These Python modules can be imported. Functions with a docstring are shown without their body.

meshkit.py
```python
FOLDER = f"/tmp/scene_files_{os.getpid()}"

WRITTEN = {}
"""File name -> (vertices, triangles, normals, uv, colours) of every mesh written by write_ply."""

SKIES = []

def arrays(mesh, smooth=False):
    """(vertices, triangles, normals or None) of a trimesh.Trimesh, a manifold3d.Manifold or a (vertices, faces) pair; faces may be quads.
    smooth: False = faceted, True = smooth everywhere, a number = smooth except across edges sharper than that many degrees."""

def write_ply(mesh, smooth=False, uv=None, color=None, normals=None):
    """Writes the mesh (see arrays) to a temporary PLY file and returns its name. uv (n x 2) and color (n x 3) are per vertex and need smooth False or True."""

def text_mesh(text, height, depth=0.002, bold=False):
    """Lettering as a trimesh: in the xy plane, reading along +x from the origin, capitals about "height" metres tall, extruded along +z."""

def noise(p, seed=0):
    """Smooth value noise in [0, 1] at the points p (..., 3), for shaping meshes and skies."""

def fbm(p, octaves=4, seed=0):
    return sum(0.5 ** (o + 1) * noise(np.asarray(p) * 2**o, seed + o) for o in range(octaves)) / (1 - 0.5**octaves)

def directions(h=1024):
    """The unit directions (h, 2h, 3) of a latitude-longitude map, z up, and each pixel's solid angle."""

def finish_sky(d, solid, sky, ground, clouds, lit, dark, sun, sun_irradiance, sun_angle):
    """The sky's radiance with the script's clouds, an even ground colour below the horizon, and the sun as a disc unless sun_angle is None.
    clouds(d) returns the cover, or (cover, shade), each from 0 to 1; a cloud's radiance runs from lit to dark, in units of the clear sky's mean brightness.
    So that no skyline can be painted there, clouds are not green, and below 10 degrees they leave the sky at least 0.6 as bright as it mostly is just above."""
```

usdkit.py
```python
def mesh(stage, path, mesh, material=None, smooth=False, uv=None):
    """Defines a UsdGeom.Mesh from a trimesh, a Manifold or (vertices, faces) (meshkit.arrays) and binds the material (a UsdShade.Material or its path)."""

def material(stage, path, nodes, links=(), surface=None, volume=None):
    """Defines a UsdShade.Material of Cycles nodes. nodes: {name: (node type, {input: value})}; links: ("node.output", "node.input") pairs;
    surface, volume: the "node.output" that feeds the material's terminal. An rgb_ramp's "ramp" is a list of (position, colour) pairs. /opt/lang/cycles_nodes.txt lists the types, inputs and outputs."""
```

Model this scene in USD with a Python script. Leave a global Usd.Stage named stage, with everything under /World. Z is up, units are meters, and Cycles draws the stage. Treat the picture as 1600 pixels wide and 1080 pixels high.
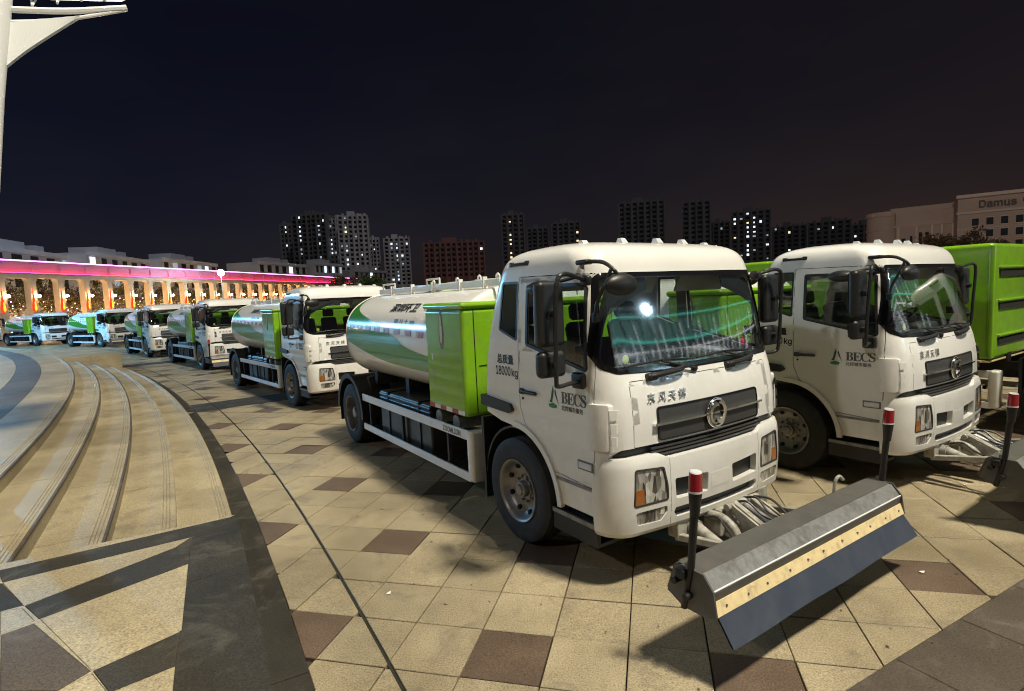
import math, json, random
import numpy as np, trimesh, manifold3d, shapely
from shapely import affinity
from shapely.geometry import Polygon, box as sbox
from trimesh import creation as tc
from pxr import Usd, UsdGeom, UsdLux, UsdShade, Gf, Sdf
import usdkit, meshkit

stage = Usd.Stage.CreateInMemory()
W = UsdGeom.Xform.Define(stage, '/World')
UsdGeom.Scope.Define(stage, '/World/Looks')

# ---------------------------------------------------------------- camera, sky, light, exposure
EYE = (0.0, 0.0, 2.3751)
PITCH, ROLL, FPX = 0.0876813, -0.0469045, 877.28
cam = UsdGeom.Camera.Define(stage, '/World/Camera')
cam.CreateHorizontalApertureAttr(36.0)
cam.CreateVerticalApertureAttr(36.0 * 691 / 1024)
cam.CreateFocalLengthAttr(36.0 * FPX / 1600)
cam.CreateClippingRangeAttr(Gf.Vec2f(0.05, 20000))
cam.CreateFStopAttr(0.0)
cp, sp, cr, sr = math.cos(PITCH), math.sin(PITCH), math.cos(ROLL), math.sin(ROLL)
fwd = np.array([0, cp, -sp]); up0 = np.array([0, sp, cp]); rt0 = np.array([1.0, 0, 0])
right, up = cr * rt0 + sr * up0, -sr * rt0 + cr * up0
cam.AddTransformOp().Set(Gf.Matrix4d(*[float(x) for row in (list(right) + [0], list(up) + [0], list(-fwd) + [0], list(EYE) + [1]) for x in row]))
EXPOSURE = 1.8
cam.CreateExposureAttr(EXPOSURE)

T1 = (0.98597, 5.88281, -0.98666)          # front axle of the nearest truck: x, y, heading
ct, st = math.cos(T1[2]), math.sin(T1[2])
SUN_LOCAL = np.array([0.40, 0.10, 1.0]); SUN_LOCAL /= np.linalg.norm(SUN_LOCAL)
SUN = np.array([ct * SUN_LOCAL[0] - st * SUN_LOCAL[1], st * SUN_LOCAL[0] + ct * SUN_LOCAL[1], SUN_LOCAL[2]])
SUN_EL, SUN_ROT = math.asin(SUN[2]), math.atan2(SUN[0], SUN[1])
key = UsdLux.DistantLight.Define(stage, '/World/moonlight')     # faint added fill, lifts the far towers and hotel; the plaza itself is lit by its lamp masts (MASTS)
key.CreateIntensityAttr(0.045); key.CreateAngleAttr(0.53); key.CreateColorAttr(Gf.Vec3f(1.0, 0.94, 0.86)); key.CreateNormalizeAttr(True)
zx = SUN; xx = np.cross([0, 0, 1], zx); xx /= np.linalg.norm(xx); yx = np.cross(zx, xx)
key.AddTransformOp().Set(Gf.Matrix4d(*[float(a) for row in (list(xx) + [0], list(yx) + [0], list(zx) + [0], [0, 0, 60, 1]) for a in row]))
# the plaza's floodlights, the last one an added side fill: foot of the mast, height, lamp radius, radiance, colour
MASTS = [((12.85, -3.8), 36.0, 1.7, 200.0, (1.0, .915, .73)), ((-38.0, 33.5), 9.5, .4, 800.0, (.20, .60, 1.0)), ((-15.0, -7.0), 15.0, .5, 78.0, (1.0, .95, .88))]
def sphere_light(path, pos, r, radiance, color):
    l = UsdLux.SphereLight.Define(stage, path); l.CreateRadiusAttr(r); l.CreateIntensityAttr(radiance); l.CreateColorAttr(Gf.Vec3f(*color)); l.CreateNormalizeAttr(False)
    l.AddTranslateOp().Set(Gf.Vec3d(*pos)); return l

dome = UsdLux.DomeLight.Define(stage, '/World/sky')
dome.GetPrim().SetCustomDataByKey('kind', 'structure')
SKY = 0.0015
sky_mat = usdkit.material(stage, '/World/Looks/night_sky', {
    'tc': ('texture_coordinate', {}),
    'sky': ('sky_texture', {'sky_type': 'single_scattering', 'sun_disc': False, 'sun_elevation': SUN_EL, 'sun_rotation': SUN_ROT}),
    'mp': ('mapping', {'scale': (1.6, 1.6, 4.0)}),
    'nz': ('noise_texture', {'scale': 1.3, 'detail': 4.0, 'roughness': 0.55}),
    'rp': ('rgb_ramp', {'ramp': [(0.0, (0.72, 0.50, 0.50)), (0.40, (0.85, 0.58, 0.56)), (0.65, (1.15, 0.76, 0.66)), (1.0, (1.35, .88, .74))]}),
    'sx': ('separate_xyz', {}), 'mx': ('map_range', {'from_min': -.75, 'from_max': .75, 'to_min': 0.0, 'to_max': 1.0}),
    'gl': ('rgb_ramp', {'ramp': [(0.0, (.52, .62, 1.0)), (.5, (.70, .68, .80)), (1.0, (1.25, .92, .80))]}),
    'mu2': ('mix_color', {'blend_type': 'multiply', 'fac': 1.0, 'use_clamp': False}),
    'mul': ('mix_color', {'blend_type': 'multiply', 'fac': 1.0, 'use_clamp': False}),
    'bg': ('background_shader', {'strength': SKY})},
    [('tc.generated', 'mp.vector'), ('mp.vector', 'nz.vector'), ('nz.fac', 'rp.fac'), ('sky.color', 'mul.a'), ('rp.color', 'mul.b'), ('tc.generated', 'sx.vector'), ('sx.x', 'mx.value'), ('mx.result', 'gl.fac'), ('mul.result', 'mu2.a'), ('gl.color', 'mu2.b'), ('mu2.result', 'bg.color')], surface='bg.background')
UsdShade.MaterialBindingAPI.Apply(dome.GetPrim()).Bind(sky_mat)

# ---------------------------------------------------------------- helpers
random.seed(7); rng = np.random.default_rng(11)
def place(lx, ly, z=0.0):                   # plaza coordinates (along / across the nearest truck) to world
    return (T1[0] + ct * lx - st * ly, T1[1] + st * lx + ct * ly, z)
USED = {}
def free(path):
    n = USED.get(path, 0); USED[path] = n + 1
    return path if n == 0 else f'{path}_{n:03d}'
def put(path, mesh, mat, smooth=False):
    return usdkit.mesh(stage, free(path), mesh, '/World/Looks/' + mat, smooth=smooth).GetPrim()
def tag(p, label=None, cat=None, group=None, kind=None):
    for k, v in (('label', label), ('category', cat), ('group', group), ('kind', kind)):
        if v: p.SetCustomDataByKey(k, v)
    return p
def thing(name, label, cat, loc=(0, 0, 0), rot=0.0, group=None, kind=None):
    x = UsdGeom.Xform.Define(stage, free('/World/' + name))
    x.AddTranslateOp().Set(Gf.Vec3d(*map(float, loc))); x.AddRotateZOp().Set(math.degrees(rot))
    return tag(x.GetPrim(), label, cat, group, kind)
def copy_of(src, name, label, loc, rot, group=None, cat=None, scale=None):
    x = UsdGeom.Xform.Define(stage, free('/World/' + name))
    x.GetPrim().GetReferences().AddInternalReference(src.GetPath())
    x.ClearXformOpOrder()
    x.AddTranslateOp().Set(Gf.Vec3d(*map(float, loc))); x.AddRotateZOp().Set(math.degrees(rot))
    if scale: x.AddScaleOp().Set(Gf.Vec3f(*scale))
    x.GetPrim().SetInstanceable(True)
    return tag(x.GetPrim(), label, cat or src.GetCustomDataByKey('category'), group or src.GetCustomDataByKey('group'))
def sub(p, name): return f'{p.GetPath()}/{name}'
def cat_(ms):
    ms = [m for m in ms if m is not None and len(m.faces)]
    return trimesh.util.concatenate(ms)
def bx(x0, x1, y0, y1, z0, z1):
    b = tc.box([abs(x1 - x0), abs(y1 - y0), abs(z1 - z0)]); b.apply_translation([(x0 + x1) / 2, (y0 + y1) / 2, (z0 + z1) / 2]); return b
def rbx(x0, x1, y0, y1, z0, z1, r=0.02, n=8):   # box with rounded edges
    r = min(r, .49 * min(abs(x1 - x0), abs(y1 - y0), abs(z1 - z0)))
    s = manifold3d.Manifold.sphere(r, n)
    pts = [s.translate([x, y, z]) for x in (min(x0, x1) + r, max(x0, x1) - r) for y in (min(y0, y1) + r, max(y0, y1) - r) for z in (min(z0, z1) + r, max(z0, z1) - r)]
    return tm(manifold3d.Manifold.batch_hull(pts))
def tm(m):
    k = m.to_mesh(); return trimesh.Trimesh(np.array(k.vert_properties[:, :3]), np.array(k.tri_verts), process=False)
def mf(t):
    return manifold3d.Manifold(manifold3d.Mesh(np.asarray(t.vertices, np.float32), np.asarray(t.faces, np.uint32)))
def cyl(a, b, r, n=12, r2=None):
    a, b = np.asarray(a, float), np.asarray(b, float); d = b - a; L = np.linalg.norm(d)
    m = tm(manifold3d.Manifold.cylinder(L, r, r if r2 is None else r2, n))
    m.apply_transform(trimesh.geometry.align_vectors([0, 0, 1], d / L)); m.apply_translation(a); return m
def tube(pts, r, n=8):
    pts = [np.asarray(p, float) for p in pts]; ms = []
    for a, b in zip(pts, pts[1:]): ms.append(cyl(a, b, r, n))
    for p in pts[1:-1]:
        s = tc.icosphere(1, r); s.apply_translation(p); ms.append(s)
    return cat_(ms)
def curve(pts, n=6):                        # Catmull-Rom through the points
    P = [np.asarray(p, float) for p in pts]; P = [2 * P[0] - P[1]] + P + [2 * P[-1] - P[-2]]; out = []
    for i in range(1, len(P) - 2):
        for t in np.linspace(0, 1, n, endpoint=False):
            a, b, c, d = P[i - 1:i + 3]
            out.append(.5 * ((2 * b) + (c - a) * t + (2 * a - 5 * b + 4 * c - d) * t * t + (3 * b - a - 3 * c + d) * t ** 3))
    return out + [P[-2]]
def revolve_y(profile, n=48):               # profile of (radius, y): axis along y
    m = tc.revolve(np.asarray(profile, float), sections=n)
    m.apply_transform(trimesh.transformations.rotation_matrix(-math.pi / 2, [1, 0, 0])); return m
def prism_x(poly, x0, x1):                  # polygon in (y, z), extruded along x
    m = tc.extrude_polygon(poly if hasattr(poly, 'exterior') else Polygon(poly), x1 - x0, engine='earcut')
    v = m.vertices.copy(); m.vertices = np.c_[v[:, 2] + x0, v[:, 0], v[:, 1]]; return m
def prism_y(poly, y0, y1):                  # polygon in (x, z), extruded along y
    m = tc.extrude_polygon(poly if hasattr(poly, 'exterior') else Polygon(poly), y1 - y0, engine='earcut')
    v = m.vertices.copy(); m = trimesh.Trimesh(np.c_[v[:, 0], v[:, 2] + y0, v[:, 1]], m.faces[:, ::-1], process=False); return m
def prism_z(poly, z0, z1):
    m = tc.extrude_polygon(poly if hasattr(poly, 'exterior') else Polygon(poly), z1 - z0, engine='earcut'); m.apply_translation([0, 0, z0]); return m
def rnd(poly, r):
    p = poly if hasattr(poly, 'exterior') else Polygon(poly)
    return p.buffer(-r).buffer(r, quad_segs=6)
def mirror(m):
    m = m.copy(); m.vertices = m.vertices * [1, -1, 1]; m.faces = m.faces[:, ::-1]; return m

# ---------------------------------------------------------------- materials
def M(name, color, rough=.5, metal=0.0, coat=0.0, noise=None, bump=None, vary=0.0, emit=None, spec=.5, dirt=None):
    """noise: (scale, amount) tone mottling; bump: (scale, strength); vary: tone change per object; dirt: (colour, scale, low, high)"""
    nodes = {'p': ('principled_bsdf', {'base_color': color, 'roughness': rough, 'metallic': metal, 'coat_weight': coat, 'specular_ior_level': spec})}
    links = []; src = None
    if noise or bump or dirt or vary: nodes['g'] = ('texture_coordinate', {})
    if noise:
        s, a = noise
        nodes['n'] = ('noise_texture', {'scale': s, 'detail': 6.0, 'roughness': .62})
        c = np.array(color)
        nodes['r'] = ('rgb_ramp', {'ramp': [(.25, tuple(c * (1 - a))), (.5, tuple(c)), (.75, tuple(np.minimum(c * (1 + a), 1)))]})
        links += [('g.object', 'n.vector'), ('n.fac', 'r.fac')]; src = 'r.color'
    if dirt:
        dc, s, lo, hi = dirt
        nodes['dn'] = ('noise_texture', {'scale': s, 'detail': 7.0, 'roughness': .65, 'distortion': .4})
        nodes['dr'] = ('rgb_ramp', {'ramp': [(lo, (0, 0, 0)), (hi, (1, 1, 1))]})
        nodes['dm'] = ('mix_color', {'a': color, 'b': dc})
        links += [('g.object', 'dn.vector'), ('dn.fac', 'dr.fac'), ('dr.color', 'dm.fac')]
        if src: links.append((src, 'dm.a'))
        src = 'dm.result'
    if vary:
        nodes['oi'] = ('object_info', {})
        nodes['vm'] = ('map_range', {'from_min': 0.0, 'from_max': 1.0, 'to_min': 1 - vary, 'to_max': 1 + vary})
        nodes['vh'] = ('hsv', {'color': color}) if False else ('vector_math', {'math_type': 'scale', 'vector1': color})
        links += [('oi.random', 'vm.value'), ('vm.result', 'vh.scale')]
        if src: links.append((src, 'vh.vector1'))
        src = 'vh.vector'
    if src: links.append((src, 'p.base_color'))
    if bump:
        nodes['bn'] = ('noise_texture', {'scale': bump[0], 'detail': 5.0, 'roughness': .6})
        nodes['b'] = ('bump', {'strength': bump[1], 'distance': .01})
        links += [('g.object', 'bn.vector'), ('bn.fac', 'b.height'), ('b.normal', 'p.normal')]
    if emit:
        nodes['p'][1].update({'emission_color': emit[0], 'emission_strength': emit[1]})
    return usdkit.material(stage, '/World/Looks/' + name, nodes, links, surface='p.BSDF')
def glow(name, color, strength):
    return usdkit.material(stage, '/World/Looks/' + name, {'e': ('emission', {'color': color, 'strength': strength})}, [], surface='e.emission')
def glass(name, tint, refl=1.0, base=.045):
    """thin pane: see-through, with a mirror reflection that grows towards grazing view (Schlick), the same from either side"""
    return usdkit.material(stage, '/World/Looks/' + name, {
        't': ('transparent_bsdf', {'color': tint}), 'g': ('glossy_bsdf', {'color': (refl,) * 3, 'roughness': 0.045}),
        'tc': ('texture_coordinate', {}), 'wn': ('noise_texture', {'scale': 2.2, 'detail': 1.0}), 'wb': ('bump', {'strength': .035, 'distance': .02}),
        'l': ('layer_weight', {'blend': .5}), 'pw': ('math', {'math_type': 'power', 'value2': 5.0}), 'ma': ('math', {'math_type': 'multiply_add', 'value2': 1 - base, 'value3': base}), 'm': ('mix_closure', {})},
        [('tc.object', 'wn.vector'), ('wn.fac', 'wb.height'), ('wb.normal', 'g.normal'), ('l.facing', 'pw.value1'), ('pw.value', 'ma.value1'), ('ma.value', 'm.fac'), ('t.BSDF', 'm.closure1'), ('g.BSDF', 'm.closure2')], surface='m.closure')

usdkit.material(stage, '/World/Looks/white_paint', {
    'tc': ('texture_coordinate', {}), 'sz': ('separate_xyz', {}), 'n': ('noise_texture', {'scale': 3.2, 'detail': 8.0, 'roughness': .68}),
    'mp': ('mapping', {'scale': (7.0, 7.0, .8)}), 'n2': ('noise_texture', {'scale': 2.2, 'detail': 6.0, 'roughness': .65}),
    'zr': ('map_range', {'from_min': .40, 'from_max': 1.25, 'to_min': .62, 'to_max': .05}), 'nr': ('map_range', {'from_min': .35, 'from_max': .75, 'to_min': .15, 'to_max': 1.0}), 'mu': ('math', {'math_type': 'multiply', 'use_clamp': True}),
    'sr': ('rgb_ramp', {'ramp': [(.58, (0, 0, 0)), (.80, (.22, .22, .22))]}), 'm1': ('mix_color', {'a': (.79, .78, .745), 'b': (.46, .41, .32)}), 'm2': ('mix_color', {'b': (.50, .47, .41)}),
    'p': ('principled_bsdf', {'roughness': .24, 'coat_weight': .5})},
    [('tc.object', 'sz.vector'), ('sz.z', 'zr.value'), ('tc.object', 'n.vector'), ('n.fac', 'nr.value'), ('zr.result', 'mu.value1'), ('nr.result', 'mu.value2'), ('mu.value', 'm1.fac'), ('tc.object', 'mp.vector'), ('mp.vector', 'n2.vector'), ('n2.fac', 'sr.fac'),
     ('m1.result', 'm2.a'), ('sr.color', 'm2.fac'), ('m2.result', 'p.base_color')], surface='p.BSDF')
M('cream_tank', (.78, .765, .72), .22, coat=.35, noise=(.9, .02), dirt=((.52, .48, .4), 2.2, .62, .95))
M('lime_green', (.20, .43, .012), .25, coat=.5, noise=(1.5, .10), dirt=((.19, .26, .07), 5.0, .48, .85))
M('swoosh_green', (.05, .25, .035), .24, coat=.35, noise=(2.0, .12))
M('black_plastic', (.014, .014, .015), .45, noise=(30, .2))
M('black_gloss', (.008, .008, .009), .18)
M('chassis_black', (.017, .017, .018), .55, dirt=((.05, .045, .035), 5.0, .5, .85))
M('tank_box_grey', (.012, .012, .013), .4, dirt=((.04, .036, .03), 4.0, .55, .95))
M('rubber', (.016, .016, .017), .75, bump=(60, .2), dirt=((.07, .06, .045), 6.0, .5, .9))
M('skirt_rubber', (.025, .031, .050), .5, bump=(14, .15), dirt=((.055, .06, .075), 5.0, .4, .9))
M('rim_steel', (.27, .265, .26), .42, metal=.6, dirt=((.12, .10, .08), 9.0, .45, .8))
M('dark_hole', (.006, .006, .006), .9)
M('chrome', (.80, .80, .80), .12, metal=1.0)
M('grille_grey', (.045, .043, .042), .45, noise=(40, .15))
M('plow_grey', (.25, .25, .24), .38, metal=.25, noise=(26, .22), dirt=((.10, .088, .07), 9.0, .46, .78), bump=(40, .2))
M('plow_dark', (.10, .098, .092), .42, metal=.2, noise=(6, .15), dirt=((.16, .14, .11), 7.0, .5, .85))
M('yellow_strip', (.76, .61, .33), .5, noise=(12, .12), dirt=((.36, .28, .17), 14.0, .52, .8))
M('link_paint', (.40, .39, .34), .45, dirt=((.14, .12, .09), 8.0, .42, .7))
M('hose', (.02, .02, .02), .4)
M('red_lens', (.33, .012, .022), .12, coat=.8)
M('clear_lens', (.62, .64, .66), .12, coat=.6)
M('amber_lens', (.34, .115, .02), .15, coat=.6)
M('seat_fabric', (.035, .036, .042), .9, noise=(40, .2))
M('dash_plastic', (.05, .05, .052), .6)
M('interior_trim', (.16, .155, .145), .8)
M('visor', (.45, .44, .40), .7)
M('rail_white', (.70, .71, .74), .35, coat=.3, dirt=((.42, .40, .36), 5.0, .6, .9))
M('lettering_black', (.012, .012, .012), .5)
M('lettering_grey', (.10, .10, .10), .5)
M('logo_green', (.03, .22, .06), .5)
M('logo_dark', (.03, .09, .05), .5)
M('tape_red', (.36, .03, .02), .35)
M('tape_white', (.72, .70, .64), .35)
M('emblem_brown', (.16, .085, .04), .4, noise=(22, .6))
M('emblem_pale', (.55, .48, .30), .4, noise=(30, .4))
usdkit.material(stage, '/World/Looks/headlight', {
    'tc': ('texture_coordinate', {}), 'mp': ('mapping', {'scale': (1.0, 26.0, 9.0)}), 'v': ('voronoi_texture', {'scale': 1.0, 'randomness': .9}), 'bw': ('rgb_to_bw', {}),
    'r': ('rgb_ramp', {'ramp': [(.20, (.10, .09, .075)), (.42, (.42, .40, .36)), (.52, (.82, .80, .75)), (.62, (.30, .28, .25)), (.85, (.70, .68, .63))]}),  # bright and dark facet reflections painted into the reflector colour
    'b': ('bump', {'strength': .7, 'distance': .02}), 'p': ('principled_bsdf', {'metallic': .35, 'roughness': .2, 'coat_weight': 1.0})},
    [('tc.object', 'mp.vector'), ('mp.vector', 'v.vector'), ('v.color', 'bw.color'), ('bw.val', 'r.fac'), ('r.color', 'p.base_color'), ('v.distance', 'b.height'), ('b.normal', 'p.normal')], surface='p.BSDF')
glass('windscreen_glass', (.80, .86, .84), 1.0, .17)
glass('side_glass', (.70, .76, .76), 1.0, .09)
M('mirror_glass', (.6, .62, .65), .03, metal=1.0)

def granite(name, base, amt, dirt, rough=.55, vary=.06, fleck=85):
    c = np.array(base)
    usdkit.material(stage, '/World/Looks/' + name, {
        'g': ('geometry', {}), 'n': ('noise_texture', {'scale': 1.1, 'detail': 8.0, 'roughness': .68}),
        'f': ('noise_texture', {'scale': float(fleck), 'detail': 5.0, 'roughness': .8}), 'lg': ('noise_texture', {'scale': .33, 'detail': 5.0, 'roughness': .6}), 'lr': ('rgb_ramp', {'ramp': [(.32, (.62, .60, .56)), (.50, (.95, .95, .95)), (.66, (1.16, 1.15, 1.12))]}), 'ml': ('mix_color', {'blend_type': 'multiply', 'fac': 1.0, 'use_clamp': False}),  # broad tone noise: uneven pools of lamp light painted in, with large stains
        'st': ('noise_texture', {'scale': 2.6, 'detail': 9.0, 'roughness': .72, 'distortion': .8}),
        'r': ('rgb_ramp', {'ramp': [(.25, tuple(c * (1 - amt))), (.5, tuple(c)), (.78, tuple(c * (1 + amt)))]}),
        'fr': ('rgb_ramp', {'ramp': [(.34, (.34, .33, .31)), (.46, (.86, .86, .86)), (.54, (1.08, 1.08, 1.07)), (.68, (1.6, 1.57, 1.48))]}),
        'sr': ('rgb_ramp', {'ramp': [(.52, (0, 0, 0)), (.70, (.8, .8, .8))]}),
        'mf': ('mix_color', {'blend_type': 'multiply', 'fac': 1.0, 'use_clamp': False}),
        'ms': ('mix_color', {'b': dirt}), 'oi': ('object_info', {}),
        'vm': ('map_range', {'to_min': 1 - vary, 'to_max': 1 + vary}), 'vh': ('vector_math', {'math_type': 'scale'}),
        'b': ('bump', {'strength': .45, 'distance': .005}),
        'rr': ('map_range', {'from_min': .3, 'from_max': .7, 'to_min': rough - .16, 'to_max': rough + .14}),
        'p': ('principled_bsdf', {'roughness': rough, 'specular_ior_level': .28})},
        [('g.position', 'n.vector'), ('g.position', 'f.vector'), ('g.position', 'st.vector'), ('n.fac', 'r.fac'), ('f.fac', 'fr.fac'), ('st.fac', 'sr.fac'),
         ('r.color', 'mf.a'), ('fr.color', 'mf.b'), ('g.position', 'lg.vector'), ('lg.fac', 'lr.fac'), ('mf.result', 'ml.a'), ('lr.color', 'ml.b'), ('ml.result', 'ms.a'), ('sr.color', 'ms.fac'), ('ms.result', 'vh.vector1'), ('oi.random', 'vm.value'), ('vm.result', 'vh.scale'),
         ('vh.vector', 'p.base_color'), ('f.fac', 'b.height'), ('b.normal', 'p.normal'), ('n.fac', 'rr.value'), ('rr.result', 'p.roughness')], surface='p.BSDF')
granite('granite_beige', (.325, .272, .178), .26, (.155, .13, .092), .5, .10)
granite('granite_step', (.36, .305, .198), .24, (.20, .17, .115), .55, .05)
granite('granite_red', (.128, .090, .064), .34, (.09, .065, .05), .5, .12)
granite('granite_dark', (.034, .031, .025), .4, (.095, .086, .068), .78, .12)
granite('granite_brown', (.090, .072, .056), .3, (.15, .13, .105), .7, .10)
M('joint_dirt', (.045, .038, .026), .9, noise=(8, .4))
M('moss', (.022, .021, .012), .95, noise=(30, .6), bump=(60, 1.0))
M('far_ground', (.14, .12, .085), .8, noise=(.2, .2))
M('paper', (.7, .69, .65), .8); M('sticker', (.55, .62, .05), .5)
M('leaf_litter', (.10, .065, .03), .8, vary=.4)

# ================================================================ THE PLAZA (ground, drain, bands, stairs, landings)
R0 = 105.0; CL = np.array([-7.0, -2.65 - R0])          # the plaza's circle in plaza coordinates
def pol(rho, x):                            # a point at radial offset rho, at angle given as arc length from x = -7
    a = (x + 7.0) / R0; return np.array([CL[0] + (R0 + rho) * math.sin(a), CL[1] + (R0 + rho) * math.cos(a)])
def sector(r0, r1, x0, x1, step=.8):
    n = max(2, int(abs(x1 - x0) / step) + 1); xs = np.linspace(x0, x1, n)
    return Polygon([pol(r0, x) for x in xs] + [pol(r1, x) for x in xs[::-1]])
def W2(p): return np.array(place(p[0], p[1])[:2])
def wpoly(p):
    if p.geom_type != 'Polygon': p = max(p.geoms, key=lambda u: u.area)
    return Polygon([W2(c) for c in p.exterior.coords], [[W2(c) for c in i.coords] for i in p.interiors])
def slab(p, z0, z1, bevel=0.004):
    """a stone slab with a small chamfer, from a polygon in plaza coordinates"""
    p = shapely.set_precision(p, 1e-5)
    if p.geom_type == 'MultiPolygon': p = max(p.geoms, key=lambda u: u.area)
    if p.geom_type != 'Polygon' or p.area < 1e-4: return None
    q = p.buffer(-bevel, join_style=2)
    if q.geom_type != 'Polygon' or q.is_empty or len(q.exterior.coords) != len(p.exterior.coords): return prism_z(wpoly(p), z0, z1)
    p, q = shapely.geometry.polygon.orient(p), shapely.geometry.polygon.orient(q)
    P, Q = np.array([W2(c) for c in p.exterior.coords[:-1]]), np.array([W2(c) for c in q.exterior.coords[:-1]])
    k = int(np.argmin(np.linalg.norm(Q - P[0], axis=1))); Q = np.roll(Q, -k, axis=0); n = len(P)
    v = np.vstack([np.c_[P, np.full(n, z0)], np.c_[P, np.full(n, z1 - bevel)], np.c_[Q, np.full(n, z1)]]); f = []
    for a in (0, n):
        i = np.arange(n); j = (i + 1) % n; f += [np.c_[a + i, a + j, a + n + j], np.c_[a + i, a + n + j, a + n + i]]
    tv, tf = tc.triangulate_polygon(Polygon(Q), engine='earcut'); o = len(v); v = np.vstack([v, np.c_[tv, np.full(len(tv), z1)]])
    if len(tf):
        a, b, c = tv[tf[0][0]], tv[tf[0][1]], tv[tf[0][2]]
        if (b[0] - a[0]) * (c[1] - a[1]) - (b[1] - a[1]) * (c[0] - a[0]) < 0: tf = tf[:, ::-1]
    return trimesh.Trimesh(v, np.vstack(f + [tf + o]), process=False)

g = [(-4000, -4000), (4000, -4000), (4000, 4000), (-4000, 4000)]
tag(put('/World/ground', trimesh.Trimesh([(x, y, -.075) for x, y in g], [(0, 1, 2), (0, 2, 3)], process=False), 'far_ground'), kind='structure')
pav = UsdGeom.Xform.Define(stage, '/World/plaza_paving').GetPrim(); tag(pav, kind='structure')
bed = [place(x, y, -.03) for x, y in ((-140, -40), (60, -40), (60, 60), (-140, 60))]
put('/World/plaza_paving/joint_bed', trimesh.Trimesh(bed, [(0, 1, 2), (0, 2, 3)], process=False), 'joint_dirt')
# square tiles laid diagonally to the trucks; every third one each way is dark red
TS = .514; TA = math.radians(42.5); E1 = np.array([math.cos(TA), math.sin(TA)]); E2 = np.array([-math.sin(TA), math.cos(TA)]); O0 = np.array([-.83, -2.12])
inside = sector(-.40, 60, -125, 50, 2.0)
drain_gap = sector(.052, .078, -60, 16)
bandX = [(2.62, 3.62), (-11.95, -10.65), (-27.6, -26.4), (18.8, 19.8)]
bands = [sector(-.40, 60, a, b, .65) for a, b in bandX]
blocked = shapely.union_all([drain_gap] + bands); rim = inside.boundary
cand = []
view = np.array([0.0, 1.0])
for i in range(-130, 130):
    for j in range(-130, 130):
        c = O0 + i * TS * E1 + j * TS * E2; w = W2(c)
        if w[1] < 1.5 or abs(w[0]) > w[1] * 1.25 + 3 or w[1] > 62: continue
        d = c - CL; rr = np.hypot(*d) - R0
        if rr < -.80: continue
        cand.append((w[0] ** 2 + w[1] ** 2, i, j, c, rr))
cand.sort(key=lambda t: t[0])
bounds = shapely.union_all([rim, blocked.boundary]); shapely.prepare(bounds); shapely.prepare(blocked)
big, far_light, far_dark = 0, [], []
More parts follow.
